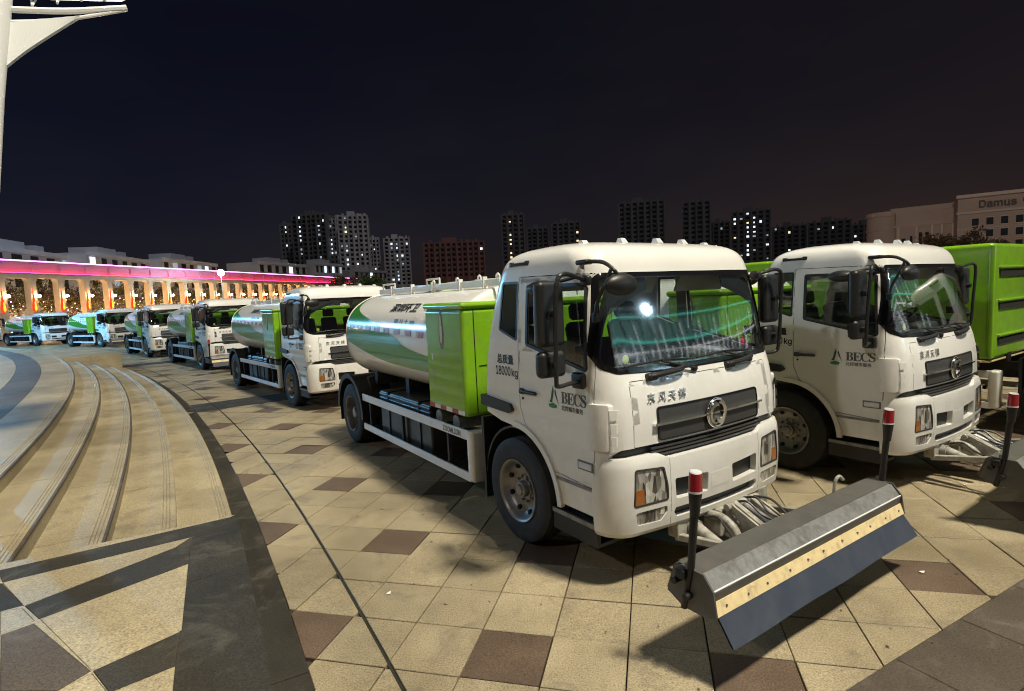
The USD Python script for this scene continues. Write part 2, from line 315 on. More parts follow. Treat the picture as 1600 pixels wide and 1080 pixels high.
for d2, i, j, c, rr in cand:
    hs = TS / 2 - .0035 - abs(float(rng.normal(0, .0012))); c = c + rng.normal(0, .0009, 2)
    p = Polygon([c + hs * (a * E1 + b * E2) for a, b in ((-1, -1), (1, -1), (1, 1), (-1, 1))])
    near_edge = rr < .5 or bounds.distance(p) < .4
    parts = [p]
    if near_edge and (bounds.intersects(p) or blocked.contains(p)):
        q = p.intersection(inside).difference(blocked); parts = [u for u in getattr(q, 'geoms', [q]) if u.geom_type == 'Polygon' and u.area > .004]
    dark = i % 3 == 0 and j % 3 == 0
    for q in parts:
        dz = float(rng.normal(0, .0022))
        if big < 290:
            m = slab(q, -.028, dz)
            if m is None: continue
            put('/World/plaza_paving/tile', m, 'granite_red' if dark else 'granite_beige'); big += 1
        else:
            co = [W2(k) for k in q.exterior.coords[:-1]]; v, f = tc.triangulate_polygon(Polygon(co), engine='earcut')
            a, b, e = v[f[0][0]], v[f[0][1]], v[f[0][2]]
            if (b[0] - a[0]) * (e[1] - a[1]) - (b[1] - a[1]) * (e[0] - a[0]) < 0: f = f[:, ::-1]
            (far_dark if dark else far_light).append(trimesh.Trimesh(np.c_[v, np.full(len(v), dz)], f, process=False))
tag(put('/World/plaza_paving/far_tiles', cat_(far_light), 'granite_beige'), kind='stuff'); tag(put('/World/plaza_paving/far_red_tiles', cat_(far_dark), 'granite_red'), kind='stuff')
# dark slab bands: the curved one at the foot of the stairs, the radial ones
n = 0
for x in np.arange(-60, 10, .92):
    m = slab(sector(-.66, -.405, x + .003, x + .917, .31), -.028, float(rng.normal(0, .001)))
    if m is not None: put('/World/plaza_paving/band_slab', m, 'granite_dark')
for a, b in bandX[:3]:
    for k, r in enumerate(np.arange(-.40, 14, .8)):
        for x0, x1 in ((a, (a + b) / 2), ((a + b) / 2, b)):
            q = sector(r + .003, r + .797, x0 + .003, x1 - .003, .6).difference(drain_gap)
            for u in getattr(q, 'geoms', [q]):
                m = slab(u, -.028, float(rng.normal(0, .001)))
                if m is not None: put('/World/plaza_paving/band_slab', m, 'granite_brown' if a > 0 else 'granite_dark')
dr = sector(.0535, .0765, -60, 12, .5)
put('/World/plaza_paving/slot_drain', prism_z(wpoly(dr), -.029, -.016), 'moss')

# stairs: five treads sinking towards the trucks, three grooves along every nosing
LIP = [(-.65, .15), (-1.16, .30), (-1.67, .45), (-2.18, .60), (-2.68, .75)]
TERR = .75
def sweep_profile(prof, x0, x1, step=.5):
    n = max(2, int((x1 - x0) / step) + 1); xs = np.linspace(x0, x1, n); k = len(prof); v, f = [], []
    for x in xs:
        for r, z in prof: p = pol(r, x); v.append(place(p[0], p[1], z))
    for i in range(n - 1):
        for j in range(k):
            a, b = i * k + j, i * k + (j + 1) % k; f += [(a, b, b + k), (a, b + k, a + k)]
    v = np.array(v); m = trimesh.Trimesh(v, f, process=False)
    caps = []
    pf = Polygon(prof); tv, tf = tc.triangulate_polygon(pf, engine='earcut')
    for x in (x0, x1):
        caps.append(trimesh.Trimesh([place(*pol(r, x), z) for r, z in tv], tf, process=False))
    m = cat_([m] + caps); m.merge_vertices(); m.fix_normals(); return m
def tread_profile(lip, z, back):
    gr = []
    for q in (.055, .085, .115): gr += [(lip - q + .006, z), (lip - q, z - .008), (lip - q - .006, z)]
    return [(lip - .004, -.05), (lip - .004, z - .035), (lip, z - .03), (lip, z - .008), (lip - .008, z)] + gr + [(back - .04, z), (back - .04, -.05)]
FL1 = (-24.4, -.46)
for n_, (xa, xb, lab) in enumerate(((FL1[0], FL1[1], 'wide curved granite steps sinking towards the trucks between two landings'), (-58.0, -33.0, 'far bluish curved steps behind the far landing'))):
    s_ = thing('stairs', lab, 'stairs'); s_.SetCustomDataByKey('kind', 'structure') if False else None
    for k, (lip, z) in enumerate(LIP):
        back = LIP[k + 1][0] if k < 4 else -3.40
        e = xb + (.44 if (k == 0 and n_ == 0) else 0)
        bound = np.arange(xa, e - .05, 1.9); bound = np.r_[bound, e]
        st_ = UsdGeom.Xform.Define(stage, free(sub(s_, 'step'))).GetPrim()
        if z > .4:  # darker strip along the lips of the upper three steps
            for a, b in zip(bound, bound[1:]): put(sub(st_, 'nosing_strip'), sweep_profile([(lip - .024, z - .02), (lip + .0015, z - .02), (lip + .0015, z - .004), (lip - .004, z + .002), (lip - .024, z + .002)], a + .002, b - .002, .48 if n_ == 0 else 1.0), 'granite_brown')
        for a, b in zip(bound, bound[1:]): put(sub(st_, 'step_slab'), sweep_profile(tread_profile(lip, z, back), a + .0045, b - .0045, .48 if n_ == 0 else 1.0), 'granite_step')
# terrace behind the stairs
tr_ = UsdGeom.Xform.Define(stage, '/World/terrace').GetPrim(); tag(tr_, kind='structure')
put('/World/terrace/terrace_floor', prism_z(wpoly(sector(-30, -4.06, -75, 16, 2)), 0, TERR), 'granite_step')
for x in np.arange(-60, 8, 1.6): put('/World/terrace/terrace_slab', slab(sector(-4.055, -3.445, x, x + 1.594, .53), 0, TERR), 'granite_brown')
# landings with their inlaid pattern (plaza coordinates)
LZ = .75
L1 = [('granite_dark', [(-.47, -4.97), (-.47, -3.56), (-.23, -3.885), (-.23, -4.91)]), ('granite_step', [(-.225, -4.91), (-.105, -3.995), (.235, -4.75)]),
      ('granite_dark', [(.24, -4.745), (-.10, -3.99), (-.226, -3.89), (.245, -3.93), (.475, -4.655)]), ('granite_step', [(.48, -4.65), (.25, -3.935), (1.10, -4.02), (1.21, -4.385)]),
      ('granite_dark', [(1.22, -4.38), (1.11, -4.025), (1.42, -4.065), (1.45, -4.31)]), ('granite_brown', [(.545, -4.80), (.515, -4.675), (1.215, -4.39), (1.29, -4.50), (1.13, -4.715)]),
      ('granite_step', [(.23, -4.85), (.262, -4.755), (.48, -4.675), (.535, -4.805)]), ('granite_dark', [(-.22, -4.915), (.225, -4.755), (.225, -4.86), (-.20, -5.1)]),
      ('granite_step', [(1.295, -4.495), (1.235, -4.385), (1.455, -4.315), (1.7, -4.42)]), ('granite_step', [(1.43, -4.065), (1.46, -4.31), (2.6, -4.42), (2.6, -4.18)])]
ld = thing('landing', 'near raised stone landing with dark inlaid bands at the bottom left', 'landing')
put(sub(ld, 'landing_base'), prism_z(wpoly(sector(-3.42, -.702, -.455, 9, .5)), 0, LZ - .007), 'granite_brown')
edge = [pol(-.70, x) for x in np.linspace(-.46, 3.6, 9)]
L1.append(('granite_dark', [tuple(q) for q in edge[:3]] + [(.55, -3.97), (-.222, -3.885)])); L1.append(('granite_dark', [tuple(q) for q in edge[2:6]] + [(1.62, -4.085), (.555, -3.972)])); L1.append(('granite_dark', [tuple(q) for q in edge[5:]] + [(3.6, -4.3), (1.625, -4.087)]))
done = None
for mt, p in L1:
    q = Polygon(p).buffer(0)
    if done is not None: q = q.difference(done.buffer(.001))
    q = q.buffer(-.0008, join_style=2); done = Polygon(p).buffer(0) if done is None else done.union(Polygon(p).buffer(0))
    for u in getattr(q, 'geoms', [q]):
        m = slab(u, LZ - .006, LZ + float(rng.normal(0, .0005)), .0015)
        if m is not None: put(sub(ld, 'landing_slab'), m, mt)
rest = sector(-3.40, -.705, -.455, 9, .5).difference(done.buffer(.001))
for u in getattr(rest, 'geoms', [rest]):
    if u.area > .02: put(sub(ld, 'landing_slab'), prism_z(wpoly(u.buffer(-.001)), LZ - .006, LZ - .001), 'granite_step')
ld2 = thing('landing', 'far pale stone landing with an upright end wall, left of the fourth truck', 'landing')
put(sub(ld2, 'landing_base'), prism_z(wpoly(sector(-3.42, -.70, -32.9, -24.45, .8)), 0, LZ - .031), 'granite_step')
for x in np.arange(-32.8, -24.5, 1.04):
    for r in (-3.38, -2.72, -2.04, -1.37): put(sub(ld2, 'landing_slab'), slab(sector(r + .003, r + .665, x + .003, min(x + 1.037, -24.45), .5), LZ - .03, LZ + float(rng.normal(0, .0008))), 'granite_step')
# scattered dry leaves and litter
lf = []
for k in range(260):
    x, y = rng.uniform(-9, 4), rng.uniform(-2.9, 2.2); s = rng.uniform(.008, .022); a = rng.uniform(0, 6.28); c = place(x, y, .004)
    q = [(c[0] + s * math.cos(a + t) * (1 if i % 2 else .45), c[1] + s * math.sin(a + t) * (1 if i % 2 else .45), c[2] + rng.uniform(0, .006)) for i, t in enumerate((0, 1.57, 3.14, 4.71))]
    lf.append(trimesh.Trimesh(q, [(0, 1, 2), (0, 2, 3)], process=False))
tag(put('/World/leaf_litter', cat_(lf), 'leaf_litter'), 'tiny dry leaf scraps scattered over the paving', 'litter', None, 'stuff')

for k, (x, y, a, lab) in enumerate(((3.22, 4.34, .4, 'small white paper scrap on the dark tile before the plow board'), (-1.1, 4.4, 1.3, 'small pale paper scrap on the paving beside the slot drain'))):
    q = [(x + .035 * math.cos(a + t) * r, y + .035 * math.sin(a + t) * r, .004 + h_) for t, r, h_ in ((0, 1, .004), (1.3, .6, .0), (2.9, .9, .008), (4.4, .5, .002))]
    tag(put('/World/paper_scrap', trimesh.Trimesh(q + [(u, v, w - .0006) for u, v, w in q], [(0, 1, 2), (0, 2, 3), (6, 5, 4), (7, 6, 4)], process=False), 'paper'), lab, 'litter')

# ================================================================ TRUCKS (x forward from the front axle, y to the truck's left, z up)
GLYPHS = json.loads('''{"深":[72,[[[1,37,4,41,6,42,21,33,29,41,23,42,21,49,17,46,5,54,4,57,9,62,21,55,23,58,67,58,68,57,68,43,61,41,67,33,67,31,63,28,68,26,68,20,67,19,55,18,61,11,70,4,70,1,66,-4,64,-4,50,10,49,-6,48,-7,41,-7,40,-6,39,10,30,1,22,-4,18,1,18,3,28,11,35,18,22,19,10,-6,7,-6,3,-2,3,0,14,23,16,24,21,20,21,26,25,28,21,33,17,27,15,26,2,34],[29,28,40,28,41,35,48,36,49,34,49,28,60,28,46,44,46,46,50,50,37,50,42,47,43,45,36,35],[53,49,58,44,59,44,59,50],[30,43,32,44,36,50,31,50]]]],"圳":[72,[[[59,-5,59,59,60,61,66,61,68,59,68,-6,67,-7,60,-7]],[[44,56,46,57,53,56,54,3,52,1,46,1,45,3]],[[1,9,1,11,11,14,11,35,2,36,2,43,3,45,11,45,11,61,20,61,20,45,28,45,30,43,30,59,39,60,39,18,36,6,31,-5,27,-7,21,-3,27,10,5,2,3,2],[21,18,26,20,29,19,30,38,28,36,20,35]]]],"环":[72,[[[1,7,2,9,10,12,9,28,3,28,2,29,3,36,9,37,9,48,1,49,2,57,69,57,69,49,54,48,51,41,51,40,54,40,58,35,68,23,70,19,65,15,62,14,51,29,51,-6,49,-8,43,-8,41,-6,41,24,31,13,29,13,25,16,27,9,25,8,4,0,2,1],[19,15,25,16,24,20,36,34,43,48,26,49,19,48,19,37,24,37,25,35,24,28,19,27]]]],"卫":[72,[[[2,-4,2,3,4,4,28,5,28,48,8,48,6,49,7,57,64,57,65,23,63,19,60,17,45,16,41,23,43,25,55,25,55,48,38,48,38,5,69,4,70,3,70,-5,3,-5]]]],"总":[72,[[[12,47,22,48,16,59,23,62,27,59,33,48,40,48,48,62,56,60,57,58,51,48,60,48,61,46,61,22,59,21,40,21,48,12,48,10,43,5,28,17,28,2,48,2,50,9,58,7,53,14,53,16,60,20,68,8,71,1,64,-3,59,5,56,-4,52,-7,29,-7,21,-5,18,0,18,18,20,19,27,19,28,20,12,22],[21,39,21,30,51,30,51,39]],[[1,0,8,17,11,18,16,17,17,15,16,11,10,-3,7,-4]]]],"质":[72,[[[1,-3,5,8,7,18,8,55,9,57,43,60,60,62,66,57,66,55,64,54,47,51,46,47,69,47,70,45,70,39,45,38,45,35,63,35,65,34,65,7,64,6,59,5,69,-1,69,-3,67,-6,63,-7,41,3,33,-2,19,-8,14,-3,14,0,28,5,35,12,37,16,37,26,29,26,28,7,20,6,19,7,19,34,35,35,35,38,18,38,16,17,12,1,8,-7],[45,10,55,7,55,26,47,26],[18,47,36,47,36,50,19,49]]]],"量":[72,[[[2,-5,2,1,8,2,8,9,10,10,10,31,3,32,2,38,3,39,11,40,11,60,60,60,61,59,61,40,69,39,70,38,69,32,63,31,63,10,65,9,64,2,69,2,71,1,71,-5,69,-6,3,-6]]]],"东":[72,[[[47,16,47,17,53,19,64,8,69,0,62,-3]],[[5,46,5,52,25,52,30,62,37,59,34,52,67,52,66,45,30,45,22,31,35,31,36,41,42,41,43,31,63,30,64,24,43,23,42,-3,38,-6,27,-6,26,1,35,2,35,23,12,22,10,29,14,33,21,45]],[[4,0,13,11,18,19,25,18,20,8,10,-4]]]],"风":[72,[[[2,-2,6,6,9,17,11,57,61,58,62,9,64,2,66,12,71,8,68,-4,65,-6,62,-6,59,-3,57,1,54,16,53,51,18,51,18,25,15,7,8,-7,3,-3]],[[16,6,25,15,32,24,19,42,25,45,36,32,43,47,49,46,48,40,41,25,51,11,54,6,48,2,37,18,22,2,21,1]]]],"天":[72,[[[2,-2,3,0,12,4,21,11,26,18,30,26,4,26,4,33,31,34,32,48,7,49,7,56,65,55,65,49,40,48,39,34,68,33,68,26,42,26,45,18,52,10,61,4,70,-1,67,-6,57,-3,49,2,42,11,36,20,28,8,18,-1,7,-7]]]],"锦":[72,[[[31,-2,31,23,46,24,45,28,32,29,33,54,43,55,45,62,52,61,51,55,66,54,66,28,53,28,53,24,68,23,67,0,63,-2,56,-2,54,4,61,5,61,16,53,17,53,-6,46,-7,45,16,38,17,38,-2],[40,34,59,34,59,38,40,38],[40,45,59,44,59,48,40,48]],[[1,43,11,61,17,59,16,53,30,53,30,46,12,46,9,41,28,40,28,34,21,33,21,26,29,26,30,19,21,19,20,7,28,10,30,4,14,-6,10,-2,13,5,13,19,4,19,3,20,3,25,13,26,13,33,7,34,6,37,4,37]]]],"北":[72,[[[40,60,47,60,47,37,64,49,69,43,47,28,48,2,62,2,64,17,71,14,70,1,68,-2,65,-5,47,-5,43,-4,41,-1]],[[2,8,2,10,22,18,22,36,4,36,4,43,22,43,22,60,29,60,29,-6,22,-6,22,9,5,2]]]],"控":[72,[[[23,2,43,2,43,18,29,19,29,25,26,29,40,44,45,42,46,40,32,25,63,25,49,39,49,40,53,44,68,31,64,26,65,19,51,18,51,3,70,2,70,-4,23,-4]],[[1,21,2,22,11,25,11,40,3,41,2,47,11,48,11,61,18,61,18,48,25,47,26,53,44,53,41,59,47,61,48,61,52,53,70,52,70,40,69,39,63,39,62,46,33,46,32,38,26,38,25,41,18,40,18,28,24,29,25,23,18,20,18,-1,14,-5,5,-6,3,0,11,1,11,17,3,15]]]],"城":[72,[[[5,3,2,10,10,13,10,36,3,37,3,43,10,44,11,60,17,60,18,44,24,44,25,43,26,50,47,51,48,61,54,61,55,59,59,61,68,53,68,51,69,50,69,44,54,43,56,23,62,37,68,36,64,23,58,11,61,4,63,1,65,12,66,13,71,10,69,-1,67,-5,62,-6,59,-5,53,3,42,-7,37,-2,51,12,47,43,33,43,33,36,46,35,45,12,43,6,33,5,31,9,27,-1,22,-7,18,-2,22,4,23,10],[55,56,54,51,60,51,60,51],[31,12,39,12,39,29,33,29],[18,16,25,17,25,38,24,37,18,36]]]],"市":[72,[[[3,44,3,51,33,51,29,60,34,62,36,61,42,51,69,51,69,44,40,43,40,36,63,35,62,5,57,2,45,2,44,9,55,9,55,28,40,28,39,-6,32,-7,32,28,17,28,17,2,10,2,10,35,32,36,32,43]]]],"服":[72,[[[34,-6,34,58,66,58,67,43,65,39,59,37,51,37,50,38,49,43,59,44,59,51,42,51,41,34,65,34,69,32,65,19,59,8,70,-1,71,-2,66,-7,55,2,44,-6,42,-5,40,-7],[48,27,51,20,55,14,60,27],[41,1,46,3,50,8,42,25]],[[2,-4,5,6,6,19,7,58,29,59,29,-3,25,-6,16,-7,14,0,23,1,23,17,14,18,11,3,8,-7],[14,35,14,25,22,25,23,35],[14,42,23,42,23,52,14,52]]]],"务":[72,[[[2,30,3,31,27,36,20,43,10,37,6,41,18,51,27,62,34,60,31,54,59,54,62,52,63,51,60,47,46,36,70,32,66,26,49,28,37,32,20,27,5,25],[25,48,37,39,51,47]],[[3,-1,19,5,27,14,9,15,9,21,30,21,31,28,35,28,39,27,38,21,63,21,61,3,59,-2,55,-5,40,-6,37,0,38,1,51,1,54,5,55,14,36,14,31,7,26,2,11,-6,7,-7]]]],"B":[47,[[[2,0,2,2,5,2,7,4,8,7,8,42,7,45,5,46,2,47,2,49,28,49,35,47,40,44,42,39,42,33,39,30,32,26,41,23,44,18,45,12,42,6,36,2,31,0],[20,6,21,3,24,3,29,4,31,7,32,18,30,21,28,24,23,25,20,25],[20,27,26,28,28,29,30,31,30,35,30,41,29,44,27,46,22,46,20,45]]]],"E":[47,[[[2,0,2,2,7,3,8,6,8,42,7,46,2,47,2,49,43,49,43,34,41,34,39,41,34,45,26,46,22,46,20,45,20,26,27,28,29,31,31,37,32,37,32,13,31,13,30,18,27,22,24,23,20,24,20,7,20,4,23,3,33,4,38,6,41,10,44,15,46,15,43,0]]]],"C":[50,[[[3,23,3,29,5,36,9,41,14,46,20,49,27,50,42,47,45,50,47,50,47,33,45,33,41,40,37,45,32,47,27,48,23,46,20,43,18,39,16,32,16,18,17,12,20,7,23,4,26,3,33,3,39,5,46,11,48,9,41,2,35,0,28,-1,22,-1,16,1,12,4,7,10,4,16]]]],"S":[41,[[[4,17,7,17,10,7,16,3,23,2,28,5,30,10,28,14,25,17,14,22,9,26,6,32,6,39,9,45,14,49,22,50,33,48,34,50,36,50,36,34,35,34,32,40,28,45,23,47,20,48,16,46,14,44,13,41,14,37,16,35,32,27,37,22,38,18,38,12,38,9,35,5,31,1,25,-1,18,-1,8,1,6,-1,5,-1]]]]}''')
def glyph_polys(text, height, track=1.0, em=64.0):
    """Flat lettering as shapely polygons, reading along +x from the origin."""
    out, x = [], 0.0; s = height / em
    for ch in text:
        if ch == ' ': x += 30; continue
        adv, ps = GLYPHS[ch]
        for rings in ps:
            rr = [[(x + r[i], r[i + 1]) for i in range(0, len(r), 2)] for r in rings]
            p = Polygon(rr[0], rr[1:]).buffer(0)
            out += [affinity.scale(g, s, s, origin=(0, 0)) for g in getattr(p, 'geoms', [p]) if g.area > 0]
        x += adv * track
    return out
def flat(polys, depth):
    return cat_([tc.extrude_polygon(p, depth, engine='earcut') for p in polys])
def side_decal(m, x, z, y, s=-1):           # lettering in its own xy plane onto the truck's side; s=-1: right side (reads towards +x)
    v = m.vertices; m = m.copy()
    m.vertices = np.c_[x + v[:, 0] if s < 0 else x - v[:, 0], s * (abs(y) + v[:, 2]), z + v[:, 1]]
    if s > 0: pass
    m.fix_normals() if False else None
    m.faces = m.faces if s < 0 else m.faces
    return m

TBL = np.array([  # z, half width, rear x, front x, front radius, rear radius, bow
    [.54, 1.140, -.62, 1.27, .22, .06, .08], [.80, 1.150, -.62, 1.31, .22, .06, .085], [1.10, 1.150, -.61, 1.325, .22, .06, .09], [1.30, 1.150, -.605, 1.322, .22, .06, .09],
    [1.50, 1.150, -.59, 1.295, .22, .06, .085], [1.66, 1.150, -.575, 1.258, .22, .07, .08], [1.72, 1.150, -.565, 1.232, .22, .07, .075], [1.90, 1.146, -.53, 1.192, .21, .08, .07],
    [2.20, 1.128, -.465, 1.128, .20, .10, .06], [2.45, 1.106, -.40, 1.072, .20, .12, .055], [2.55, 1.095, -.37, 1.050, .21, .13, .055], [2.63, 1.085, -.345, 1.025, .22, .15, .055], [2.70, 1.062, -.31, .985, .24, .17, .055], [2.755, 1.018, -.25, .91, .27, .2, .05], [2.792, .945, -.16, .79, .3, .24, .045], [2.815, .82, -.03, .62, .25, .2, .03]])
from scipy.interpolate import PchipInterpolator
TB = PchipInterpolator(TBL[:, 0], TBL[:, 1:])
def ring(w, xr, xf, rf, rr, bow):
    half = []
    for t in np.linspace(0, 1, 12): y = t * (w - rf); half.append((xf - bow * (y / w) ** 2, y))
    cx, cy = half[-1][0] - rf, w - rf
    for a in np.linspace(0, math.pi / 2, 9)[1:]: half.append((cx + rf * math.cos(a), cy + rf * math.sin(a)))
    for t in np.linspace(0, 1, 14)[1:]: half.append((cx + (xr + rr - cx) * t, w))
    for a in np.linspace(0, math.pi / 2, 6)[1:]: half.append((xr + rr - rr * math.sin(a), w - rr + rr * math.cos(a)))
    for t in np.linspace(0, 1, 6)[1:]: half.append((xr, (w - rr) * (1 - t)))
    h = np.array(half); return np.vstack([h, (h[1:-1] * [1, -1])[::-1]])
def loft(rings, zs):
    n = len(rings[0]); v = np.vstack([np.c_[r, np.full(n, z)] for r, z in zip(rings, zs)]); f = []
    for k in range(len(zs) - 1):
        a = k * n + np.arange(n); b = k * n + (np.arange(n) + 1) % n
        f += [np.c_[a, b, b + n], np.c_[a, b + n, a + n]]
    f = np.vstack(f); c0, c1 = len(v), len(v) + 1
    v = np.vstack([v, [[rings[0][:, 0].mean(), 0, zs[0]], [rings[-1][:, 0].mean(), 0, zs[-1]]]])
    i = np.arange(n); j = (i + 1) % n; t = (len(zs) - 1) * n
    f = np.vstack([f, np.c_[j, i, np.full(n, c0)], np.c_[t + i, t + j, np.full(n, c1)]])
    return trimesh.Trimesh(v, f, process=False)
ZS = np.r_[np.linspace(.54, 1.72, 13), np.linspace(1.80, 2.55, 12), np.linspace(2.58, 2.812, 12)]
def cab_solid(d=0.0):
    rs = []
    for z in ZS:
        w, xr, xf, rf, rr, bow = TB(z); rs.append(ring(w + d, xr - d, xf + d, max(rf + d, .03), max(rr + d, .02), bow))
    zz = ZS.copy(); zz[-1] += d; zz[-6:-1] += d * np.linspace(.2, 1, 5)
    return mf(loft(rs, zz))

def outer(m):                               # a pane's outside face only
    t = tm(m); c = np.array([.2, 0, 2.1]); k = ((t.triangles_center - c) * t.face_normals).sum(1) > .25; t.update_faces(k); t.remove_unreferenced_vertices(); return t
def make_cab_meshes():
    P = {}
    O = cab_solid(0); I = cab_solid(-.035)
    inner = I ^ mf(bx(-2, 2, -2, 2, 1.12, 3))
    shell = O - inner - mf(bx(-.4, .98, -.78, .78, .3, 1.10))
    shell -= mf(cyl((-.05, -2, .50), (-.05, 2, .50), .63, 56))
    shell -= mf(bx(-2, -.05, -2, 2, 0, 1.13))
    shell -= mf(prism_y([(-.70, 1.0), (-.05, 1.0), (-.05, 1.13), (-.30, 1.15), (-.70, 1.24)], -2, 2))
    shell -= mf(prism_y([(1.055, 0), (1.055, .80), (1.078, .945), (1.112, .962), (1.172, 1.088), (1.205, 1.120), (1.25, 1.138), (2, 1.138), (2, 0)], -2, 2))
    shell -= mf(bx(.5, 2, -2, 2, 0, .565))
    WS = rnd([(-1.13, 1.90), (-1.09, 1.78), (-.98, 1.735), (-.5, 1.715), (.5, 1.715), (.98, 1.735), (1.09, 1.78), (1.13, 1.90), (1.03, 2.48), (.98, 2.515), (-.98, 2.515), (-1.03, 2.48)], .05)
    wsx = mf(prism_x(WS, .86, 2))
    DW = rnd([(.165, 1.92), (.42, 1.865), (1.01, 1.740), (.965, 2.41), (.93, 2.455), (.165, 2.47)], .03)
    QW = rnd([(-.285, 2.05), (.027, 1.950), (.034, 2.505), (-.235, 2.51)], .025)
    RW = rnd([(-.62, 1.85), (.62, 1.85), (.62, 2.40), (-.62, 2.40)], .06)
    DOOR = rnd([(.045, 1.34), (.11, 1.19), (.24, 1.06), (.38, .93), (.50, .835), (1.05, .80), (1.07, 1.2), (1.07, 1.7), (1.035, 2.47), (.98, 2.525), (.045, 2.545)], .025)
    HOOD = rnd([(-.915, 1.138), (.915, 1.138), (.90, 1.655), (-.90, 1.655)], .02)
    shell -= wsx
    shell -= mf(prism_x(RW, -2, -.1))
    for s in (-1, 1):
        y0, y1 = (-2, -.5) if s < 0 else (.5, 2)
        for poly in (DW, QW): shell -= mf(prism_y(poly, y0, y1))
    O1, O2 = cab_solid(.006), cab_solid(-.012); G1, G2 = cab_solid(-.010), cab_solid(-.016)
    pane = G1 - G2
    for s, nm in ((-1, 'r'), (1, 'l')):
        y0, y1 = (-2, -.5) if s < 0 else (.5, 2)
        dp = mf(prism_y(DOOR.buffer(-.0045), y0, y1)); dcut = mf(prism_y(DOOR.buffer(.0045), y0, y1))
        P['door_gap_' + nm] = tm((cab_solid(-.018) - cab_solid(-.026)) ^ mf(prism_y(DOOR.buffer(.012).difference(DOOR.buffer(-.012)), y0, y1)))
        P['door_' + nm] = tm(shell ^ dp); shell -= (dcut ^ (O - cab_solid(-.033)))
        P['door_pane_' + nm] = outer(pane ^ mf(prism_y(DW.buffer(.004), y0, y1)))
        P['quarter_pane_' + nm] = outer(pane ^ mf(prism_y(QW.buffer(.004), y0, y1)))
        seal = mf(prism_y(DW.buffer(.002).difference(DW.buffer(-.026)), y0, y1)) + mf(prism_y(QW.buffer(.002).difference(QW.buffer(-.02)), y0, y1))
        P['window_seal_' + nm] = tm((cab_solid(.002) - O2) ^ seal)
    hp = mf(prism_x(HOOD.buffer(-.003), .98, 2)); P['hood'] = tm(shell ^ hp)
    shell -= mf(prism_x(HOOD.buffer(.004), .98, 2)) ^ (O - cab_solid(-.034))
    P['hood_gap'] = tm((cab_solid(-.018) - cab_solid(-.026)) ^ mf(prism_x(HOOD.buffer(.012).difference(HOOD.buffer(-.012)), .98, 2)))
    P['body'] = tm(shell)
    P['windscreen'] = outer(pane ^ mf(prism_x(WS.buffer(.004), .86, 2)))
    P['windscreen_seal'] = tm((cab_solid(.003) - O2) ^ mf(prism_x(WS.buffer(.012).difference(WS.buffer(-.035)), .86, 2)))
    P['rear_pane'] = outer(pane ^ mf(prism_x(RW.buffer(.004), -2, -.1)))
    GR = rnd([(-.665, 1.165), (.665, 1.165), (.665, 1.428), (-.665, 1.428)], .03)
    P['grille'] = tm((cab_solid(.007) - O2) ^ mf(prism_x(GR, 1.0, 2)))
    P['grille_frame'] = tm((cab_solid(.012) - O2) ^ mf(prism_x(GR.buffer(.006).difference(GR.buffer(-.008)), 1.0, 2)))
    P['grille_bar'] = tm((cab_solid(.030) - O2) ^ mf(prism_x([(-.72, 1.288), (.72, 1.288), (.72, 1.306), (-.72, 1.306)], 1.0, 2)))
    low = []
    for z in (1.045, 1.075, 1.105): low.append(tm((cab_solid(.0) - cab_solid(-.05)) ^ mf(prism_x([(-.74, z - .009), (.74, z - .009), (.74, z + .009), (-.74, z + .009)], 1.0, 2))))
    P['lower_slats'] = cat_(low)
    P['lower_core'] = tm(cab_solid(-.04) ^ mf(bx(.98, 2, -1.12, 1.12, .74, 1.14)))
    # corner air deflectors with three vents each
    for s, nm in ((-1, 'r'), (1, 'l')):
        reg = mf(rbx(1.02, 1.20, s * .93, s * 1.30, 1.135, 1.50, .02)); P['deflector_' + nm] = tm((cab_solid(.032) - cab_solid(-.01)) ^ reg)
        P['deflector_vents_' + nm] = cat_([tm((cab_solid(.035) - cab_solid(.028)) ^ mf(bx(1.075, 1.25, s * .94, s * 1.115, z, z + .075))) for z in (1.175, 1.28, 1.385)])
        arch = []
        ang = np.radians(np.linspace(3, 92, 22))
        arch.append(prism_y(Polygon([(-.05 + .632 * math.cos(a), .50 + .632 * math.sin(a)) for a in ang] + [(-.05 + .685 * math.cos(a), .50 + .685 * math.sin(a)) for a in ang[::-1]]), *sorted((s * 1.13, s * 1.172))))
        P['arch_' + nm] = cat_(arch)
    # bumper
    bt = np.array([[.42, 1.125, 1.325, .24, .10], [.435, 1.145, 1.352, .25, .105], [.48, 1.160, 1.368, .26, .11], [.75, 1.170, 1.386, .26, .11], [.95, 1.170, 1.380, .26, .11], [1.04, 1.168, 1.368, .26, .105], [1.068, 1.160, 1.352, .25, .10]])
    BT = PchipInterpolator(bt[:, 0], bt[:, 1:]); bz = np.linspace(.42, 1.068, 16)
    def bump(d): return mf(loft([ring(BT(z)[0] + d, 1.035 - d * .2, BT(z)[1] + d, BT(z)[2] + d, .012, BT(z)[3]) for z in bz], np.r_[bz[0] - d, bz[1:-1], bz[-1] + d]))
    B = bump(0)
    Bs = B - mf(prism_y([(.9, .80), (1.04, .80), (1.062, .925), (1.098, .945), (1.160, 1.062), (1.20, 1.082), (1.20, 1.3), (.9, 1.3)], -2, 2))
    Bs -= mf(prism_x([(-.60, 1.018), (.60, 1.018), (.74, 1.09), (.74, 1.3), (-.74, 1.3), (-.74, 1.09)], 1.0, 2))
    HL = rnd([(.665, .955), (.955, .975), (.975, .70), (.965, .68), (.63, .68), (.632, .80)], .022)
    FL = rnd([(.645, .628), (.955, .628), (.935, .528), (.70, .522), (.64, .585)], .014)
    OP = rnd([(.165, .815), (.55, .835), (.54, .672), (.175, .66)], .016)
